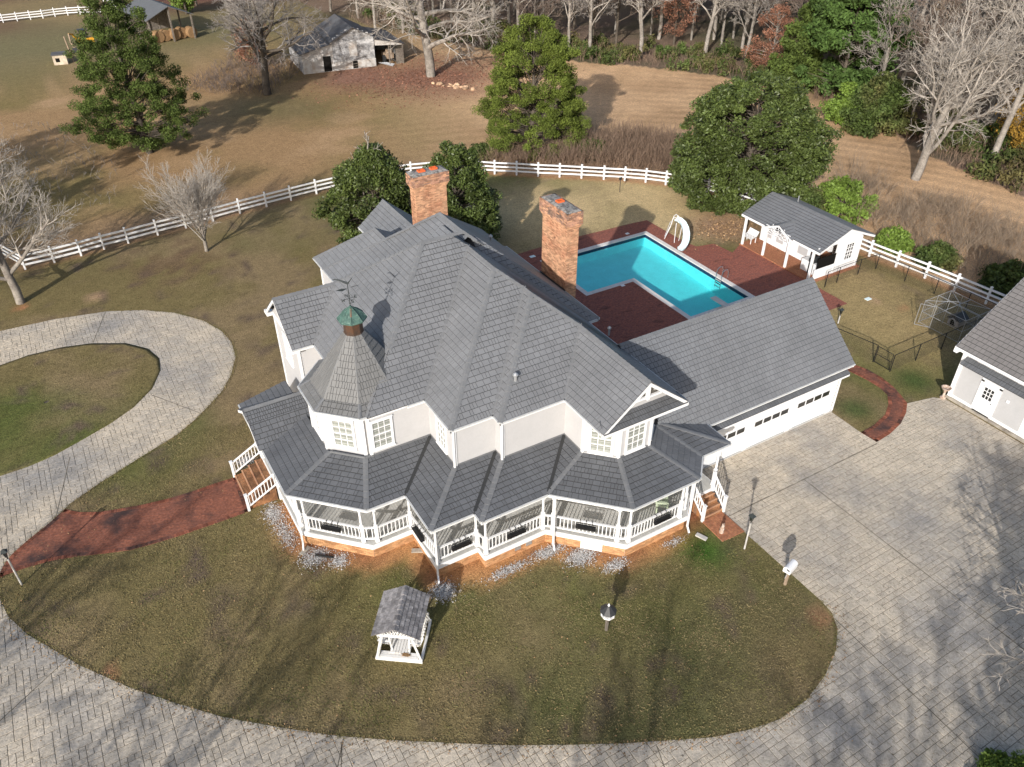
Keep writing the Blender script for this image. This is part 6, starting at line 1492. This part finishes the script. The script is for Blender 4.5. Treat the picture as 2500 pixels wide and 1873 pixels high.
# trees just out of the picture that throw the soft shadows over lawn and drive, one reaching into the right edge
SH = bare_tree('bare_tree', 'bare tree standing by the road beyond the right edge, branches reaching in', 'tree', 27, 'bark_grey', 'twig_pale', .010, h=6.5, r=.13, trunk=.7, spec=[(10, 35, 75, .42, .62, .25), (7, 25, 55, .42, .62, .2), (5, 25, 50, .42, .6, .2), (3, 20, 45, .4, .6, .2)], wob=.12, trop=.02); SH.location = (16.3, -21.3, 0)
for k, (x, y, s) in enumerate(((-30, -22, 2.1), (-38, -14, 2.2), (-21, -34, 2.3), (-33, -30, 2.0), (-12, -38, 2.2), (-6, -43, 2.4), (4, -40, 2.0), (-33, 30, 2.2), (-37, 41, 2.4), (-31, 50, 2.0), (-40, 22, 2.3))):
    copy_tree(SH, (x, y, 0), k*1.3, s, 'roadside bare tree standing outside the picture towards the sun', 'roadside trees outside the picture')

# ------------------------------------------------------------------ the woods
fr = np.random.default_rng(9)
WSPEC = [[(16, 22, 62, .24, .40, .22), (6, 25, 55, .40, .60, .3), (5, 25, 55, .40, .6, .25), (5, 25, 50, .4, .6, .2)], [(12, 20, 55, .28, .44, .25), (7, 25, 55, .40, .60, .3), (5, 25, 55, .40, .6, .25), (5, 25, 50, .4, .6, .2)], [(18, 30, 70, .22, .36, .18), (6, 25, 55, .40, .60, .3), (5, 25, 55, .40, .6, .25), (5, 25, 50, .4, .6, .2)]]
protos = []
for k in range(6):
    protos.append(bare_tree('forest_tree', 'bare grey hardwood', 'tree', 70+k, ('bark_pale', 'bark_grey', 'bark_pale', 'bark_grey', 'bark_dark', 'bark_grey')[k], ('twig_grey', 'twig_brown', 'twig_pale', 'twig_grey', 'twig_brown', 'twig_tan')[k], .020, group='bare hardwoods in the woods', h=(17, 15, 19, 16, 14, 18)[k], r=(.26, .2, .3, .22, .2, .24)[k], trunk=(.85, .8, .9, .85, .7, .9)[k], spec=WSPEC[k % 3], wob=.13, trop=.06))
firsts = set()
def put(k, x, y, rz, s, label):
    o = protos[k]
    if k not in firsts: firsts.add(k); o.location = (x, y, 0); o.rotation_euler = (0, 0, rz); o.scale = (s, s, s); o['label'] = label; return o
    return copy_tree(o, (x, y, 0), rz, s, label)
for k, x, y, lb in ((0, 56.8, 67.5, 'pale bare hardwood on the wood edge just right of the golden cedar'), (2, 70.2, 59.1, 'forked pale hardwood standing in the green undergrowth at the field corner'), (3, 72.3, 53.6, 'slim grey hardwood beside the russet beech'), (0, 50.5, 76, 'pale hardwood behind the massive oak'), (1, 74.5, 24, 'leaning slim hardwood right of the pine'), (5, 77, 21, 'second leaning hardwood right of the pine')):
    put(k, x, y, k*1.1, 1.0, lb)
LOOK = ('pale forked', 'slim brown-twigged', 'tall pale', 'grey', 'dark-barked', 'tan-twigged')
def forest_label(k, sc, u, d):
    place = 'behind the golden cedar' if u < .02 else 'above the tan field corner' if u < .22 else 'between the russet trees' if u < .36 else 'around the bright pine' if u < .58 else 'above the leaning dead tree' if u < .8 else 'at the right edge of the woods'
    return '%s%s bare hardwood %s, %s' % ('young ' if sc < .9 else '', LOOK[k], place, 'on the wood edge' if d < 6 else 'a few rows in' if d < 22 else 'deep in the woods')
pts = []
tries = 0
while len(pts) < 235 and tries < 20000:
    tries += 1
    x = fr.uniform(32, 165); y = fr.uniform(4, 160)
    if not pip(np.array([x]), np.array([y]), FOREST)[0]: continue
    d = float(dist_poly(np.array([x]), np.array([y]), FOREST[:14], False)[0])
    v = np.array((x, y, 3.))-CAM; z = v@FWD
    if z < 5 or abs(v@RIGHT/z) > .72 or d < 1.2: continue
    if d > 55 and fr.random() > .35: continue
    if any((x-a)**2+(y-b)**2 < (2.4+.03*d)**2 for a, b in pts): continue
    pts.append((x, y)); kp = int(fr.integers(0, 6)); sc_ = fr.uniform(.75, 1.2); u_ = v@RIGHT/z/.636; put(kp, x, y, fr.random()*6.28, sc_, forest_label(kp, sc_, u_, d))
for k, (x, y) in enumerate(((40, 92), (42, 97), (36, 112), (46, 88), (30, 118), (26, 122), (20, 96), (18, 128), (33, 126), (12, 134))): put(k % 6, x, y, k*.9, .8, 'bare grey hardwood in the woods behind the barn')
# pines and evergreens inside the wood edge
leafy('pine_tree', 'bright green pine with layered boughs at the edge of the woods', 'tree', 31, (69.5, 35.5, 0), 17., [(0, 2.5), (.12, 5.2), (.35, 5.4), (.6, 4.6), (.8, 3.2), (1, .7)], 1.2, 240, 1.0, 170, .22, 'leaf_pine', inner=.25, lump=2.6, gap=.38, aspect=2.6, trunk_r=.3)
leafy('pine_tree', 'dark green cedar pressed against the left side of the pine', 'tree', 32, (68.2, 41.0, 0), 9.5, [(0, 2.2), (.2, 3.2), (.6, 2.4), (1, .4)], .6, 120, .8, 160, .20, 'leaf_cedar', inner=.4, lump=1.8)
leafy('pine_tree', 'dark rounded evergreen bush-tree right of the pine', 'tree', 33, (64.8, 26.5, 0), 5.2, [(0, 2.6), (.3, 3.4), (.7, 2.6), (1, .8)], .2, 120, .8, 150, .19, 'leaf_shrub', inner=.5)
leafy('pine_tree', 'yellow-green shrub at the fence corner under the pine', 'tree', 34, (63.6, 29.8, 0), 4.0, [(0, 1.2), (.4, 1.9), (1, .5)], .2, 60, .6, 130, .18, 'leaf_bright', inner=.4)
leafy('russet_tree', 'russet young beech holding its dead leaves at the wood edge', 'tree', 35, (70.8, 47.7, 0), 8.2, [(0, 1.2), (.2, 3.0), (.5, 3.2), (.8, 2.0), (1, .4)], .8, 170, .7, 70, .10, 'leaf_russet', 'bark_pale', inner=.2, lump=1.8, trunk_r=.12)
leafy('russet_tree', 'tall rusty orange tree at the top centre of the woods', 'tree', 36, (70.5, 66.0, 0), 11., [(0, 1.0), (.3, 3.0), (.6, 2.8), (1, .6)], 1.5, 150, .8, 55, .11, 'leaf_russet', 'bark_dark', inner=.2, lump=2.4, gap=.36, trunk_r=.16)
leafy('golden_tree', 'golden brown tree at the right edge of the woods', 'tree', 37, (71.5, 14.5, 0), 7.4, [(0, 1.4), (.25, 3.2), (.6, 2.9), (1, .7)], .6, 170, .8, 80, .12, 'leaf_gold', 'bark_dark', inner=.3, lump=2., gap=.3)
leafy('russet_tree', 'small reddish tree behind the barn by the old oak', 'tree', 38, (15.5, 84, 0), 6., [(0, 1.0), (.4, 2.6), (1, .6)], .6, 60, .8, 60, .15, 'leaf_russet', 'bark_dark', inner=.2, lump=2.4)
leafy('golden_tree', 'olive green and gold tree beside the hay shed', 'tree', 39, (15.0, 122, 0), 6.5, [(0, 1.6), (.4, 2.4), (1, .7)], .6, 80, .8, 90, .2, 'leaf_bright', 'bark_dark', inner=.3, lump=2.)
for k, (x, y, h) in enumerate(((92, 52, 15), (104, 40, 16), (88, 33, 14), (98, 70, 15), (110, 84, 16), (84, 90, 14), (118, 60, 16), (95, 22, 14))):
    if k == 0: PINE2 = leafy('pine_tree', 'dark evergreen deep in the woods', 'tree', 41, (x, y, 0), 15, [(0, 1.0), (.3, 2.6), (.6, 2.4), (1, .5)], 3., 90, 1.0, 90, .3, 'leaf_pine', inner=.2, lump=2.2, aspect=2.2, group='evergreens deep in the woods')
    else: copy_tree(PINE2, (x, y, 0), k*1.7, h/15)
PINE3 = leafy('pine_tree', 'thin-crowned roadside pine standing outside the picture towards the sun', 'tree', 43, (-2, -38.5, 0), 17, [(0, 1.5), (.3, 3.4), (.6, 3.2), (1, .8)], 3., 70, .9, 34, .3, 'leaf_pine', inner=.15, lump=2.4, aspect=2.2, group='roadside pines outside the picture')
for k, (x, y) in enumerate(((4, -39), (-8, -43), (-33, 36), (-38, 46), (11, -42))): copy_tree(PINE3, (x, y, 0), k*2.1, 1.1)

# ------------------------------------------------------------------ undergrowth, thickets, shrubs
def band_points(rng, n, poly, w0, w1):
    out = []
    L = [math.dist(poly[i], poly[i+1]) for i in range(len(poly)-1)]; cum = np.cumsum([0]+L)
    for _ in range(n):
        s = rng.random()*cum[-1]; i = min(int(np.searchsorted(cum, s)-1), len(L)-1); i = max(i, 0); f = (s-cum[i])/L[i]
        a = np.array(poly[i]); b = np.array(poly[i+1]); d = (b-a)/L[i]; nrm = np.array((-d[1], d[0])); w = rng.uniform(w0, w1)
        out.append((*(a+(b-a)*f+nrm*w), s))
    return np.array(out)
rng = np.random.default_rng(55)
edge = FOREST[1:14]
bp_ = band_points(rng, 1150, edge, -.3, 10.0)
kk = vnoise(bp_[:, 0], bp_[:, 1], .33, 63, 2); bp_ = bp_[kk > .47]
hh = .5+4.2*np.clip(vnoise(bp_[:, 0], bp_[:, 1], .28, 61, 3)-.22, 0, 1)
cc = np.stack([bp_[:, 0], bp_[:, 1], hh*rng.uniform(.25, .75, len(bp_))], 1)
P, ci = clumps(rng, cc, rng.uniform(.35, 1.15, len(cc)), 105, .9); P[:, 2] = np.maximum(P[:, 2], .05)
rnd = np.clip(.15+.6*vnoise(cc[:, 0], cc[:, 1], .2, 62, 2)[ci]+rng.normal(0, .16, len(P)), 0, 1)
tag(obj('undergrowth', leaf_quads('undergrowth', P, .17, rng, rnd, 2.2), 'leaf_shrub'), 'tangled green undergrowth along the edge of the woods', 'undergrowth', kind='stuff')
def stems(name, label, cat, pts, h0, h1, matn, rng, r=.012, spread=.25, fork=3):
    S = []
    for x, y in pts:
        h = rng.uniform(h0, h1); d = np.array((rng.normal(0, spread), rng.normal(0, spread), 1.)); d /= np.linalg.norm(d); p = np.array((x, y, 0.)); q = p+d*h*.6
        S.append((*p, *q, r*1.3, r, 0))
        for _ in range(fork):
            e = d+rng.normal(0, .28, 3); e /= np.linalg.norm(e); u = rng.uniform(.4, 1); b = p+(q-p)*u; c = b+e*h*rng.uniform(.3, .55); S.append((*b, *c, r, r*.6, 1))
            if rng.random() < .6:
                g = e+rng.normal(0, .35, 3); g /= np.linalg.norm(g); S.append((*((b+c)/2), *((b+c)/2+g*h*.25), r*.8, r*.5, 2))
    return tag(obj(name, seg_mesh(name, np.array(S), rng, 3, .006), matn), label, cat, kind='stuff')
pts = band_points(rng, 2200, edge, -.7, 7)[:, :2]; stems('dry_weeds', 'dry tan weeds fringing the undergrowth', 'weeds', pts, .5, 2.2, 'reed', rng, .013)
pts = np.array([q for q in np.stack([rng.uniform(22, 47, 6000), rng.uniform(27, 44, 6000)], 1) if pip(np.array([q[0]]), np.array([q[1]]), [(23.5, 38.2), (27, 35.6), (31, 32.4), (34.5, 29.6), (37.6, 26.5), (41, 29), (43.5, 33.5), (40.5, 37.5), (36, 38.5), (31.5, 36.8), (27, 38.6)])[0]])[:1900]
stems('brush_thicket', 'reddish tan brush thicket between the back fence and the golden cedar', 'brush', pts, 1.3, 2.9, 'reed', rng, .013, .18)
pts = band_points(rng, 750, [(44.5, 16), (46, 12), (45.5, 8), (46, 4), (46.5, 0), (46.5, -4)], -2.4, 7.5)[:, :2]; stems('brush_thicket', 'grey brown leafless brush behind the right-hand fence', 'brush', pts, 1.2, 3.2, 'twig_tan', rng, .009, .42, 7)
pts = band_points(rng, 300, [(-22, 44), (-16, 46), (-10, 52), (-12, 62), (-16, 74)], -5.0, 5.0)[:, :2]; stems('brush_thicket', 'sparse grey brush in the left field', 'brush', pts, .4, 1.1, 'twig_grey', rng, .010, .5, 4)
pts = band_points(rng, 500, [(9, 74), (14, 80), (18, 84)], -5.0, 6.0)[:, :2]; stems('brush_thicket', 'grey tangle of brush beneath the dark oak', 'brush', pts, .8, 2.2, 'twig_brown', rng, .014, .5, 5)
SHR = [(44.0, 12.8, 3.4, 2.3, 'leaf_bright', 'bright feathery green shrub directly behind the pool house'), (43.4, 7.0, 1.3, 1.3, 'leaf_bright', 'yellow-green shrub behind the fence beside the pool house'), (43.6, 3.4, 1.5, 1.4, 'leaf_shrub', 'round green shrub behind the middle of the right-hand fence'), (44.8, -1.6, 1.8, 1.9, 'leaf_shrub', 'dark green shrub near the outbuilding roof behind the fence'), (41.9, 14.6, 2.2, 1.5, 'leaf_shrub', 'small dark shrub between the magnolia and the pool house'), (25.2, 40.6, 1.0, 1.3, 'leaf_shrub', 'low green shrub at the left end of the brush thicket'), (34.5, 35.0, 1.4, 1.5, 'leaf_shrub', 'low green shrub inside the brush thicket')]
for k, (x, y, h, r, mt, lb) in enumerate(SHR):
    leafy('shrub', lb, 'shrub', 80+k, (x, y, 0), h, [(0, r*.7), (.35, r), (.75, r*.75), (1, r*.3)], .05, 60, .55, 150, .15, mt, inner=.35, lump=1.8, trunk_r=.05)
leafy('shrub', 'leafy green shrub at the bottom right corner by the driveway', 'shrub', 91, (11.4, -23.35, 0), .6, [(0, 1.1), (.5, 1.2), (1, .6)], .05, 90, .28, 110, .075, 'leaf_bright', inner=.2, lump=2., trunk_r=.02)
# ------------------------------------------------------------------ fallen leaves and gravel
def scatter(name, label, P, size, matn, rng, flat=3.): 
    me = leaf_quads(name, P, size, rng, rng.random(len(P)), 1.5, flat); return tag(obj(name, me, matn), label, 'leaves' if 'lea' in name else 'gravel', kind='stuff')
n = 3200; X = rng.uniform(-19, 12, n); Y = rng.uniform(-22, 9, n)
ok = ~pip(X, Y, DECK) & (vnoise(X, Y, .25, 71, 3) > .42) & ~(pip(X, Y, DRIVE) & (rng.random(n) > .25)); X = X[ok]; Y = Y[ok]
e = band_points(rng, 900, DRIVE[25:50], -.5, .08); X = np.concatenate([X, e[:, 0]]); Y = np.concatenate([Y, e[:, 1]])
scatter('fallen_leaves', 'fallen brown leaves strewn over the front lawn and its edge', np.stack([X, Y, rng.uniform(.02, .045, len(X))], 1), .048, 'dead_leaf', rng)
n = 4500; X = rng.normal(33, 6.5, n); Y = rng.normal(69, 4.5, n); scatter('fallen_leaves', 'russet fallen leaves under the massive oak', np.stack([X, Y, rng.uniform(.02, .06, n)], 1), .16, 'leaf_russet', rng)
n = 900; X = rng.normal(34.5, 1.8, n); Y = rng.normal(16.4, 1.1, n); scatter('fallen_leaves', 'dark fallen leaves on the bare soil under the magnolia', np.stack([X, Y, rng.uniform(.02, .05, n)], 1), .12, 'dead_leaf', rng)
GP = []
for x, y, rx, ry, n in ((-7.1, 3.2, .45, .75, 900), (-7.0, 1.6, .4, .9, 700), (-6.3, -.5, .6, .5, 900), (-5.4, -1.3, .45, .4, 500), (-2.05, -5.35, .5, .45, 1000), (1.0, -5.75, 1.0, .25, 600), (3.2, -5.75, .8, .3, 900), (4.3, -6.75, .7, .45, 1300), (5.4, -8.0, .6, .3, 500), (-7.2, 7.8, .4, .4, 600), (8.6, -8.25, .6, .2, 180)):
    n = int(n*1.4); GP.append(np.stack([rng.normal(x, rx*.55, n), rng.normal(y, ry*.55, n), rng.uniform(.015, .045, n)], 1))
GP = np.concatenate(GP); GP = GP[~pip(GP[:, 0], GP[:, 1], BP)]
scatter('gravel', 'white gravel drifts along the porch foundation', GP, .042, 'gravel', rng, 1.5)

# short winter grass on the front lawn
n = 160000; X = rng.uniform(-19.5, 12.5, n); Y = rng.uniform(-18, 12, n)
ok = ~pip(X, Y, DECK) & ~pip(X, Y, DRIVE) & ~pip(X, Y, WALK) & (vnoise(X, Y, .5, 77, 3) > .33) & (dist_poly(X, Y, DECK) > .9); X = X[ok]; Y = Y[ok]
e = band_points(rng, 9000, DRIVE[6:50], -.10, .14); X = np.concatenate([X, e[:, 0]]); Y = np.concatenate([Y, e[:, 1]])
tag(obj('grass', leaf_quads('grass', np.stack([X, Y, rng.uniform(.004, .022, len(X))], 1), .034, rng, rng.random(len(X)), 2.4, 1.2), 'grass_blade'), 'short brown and green winter grass of the front lawn', 'grass', kind='stuff')
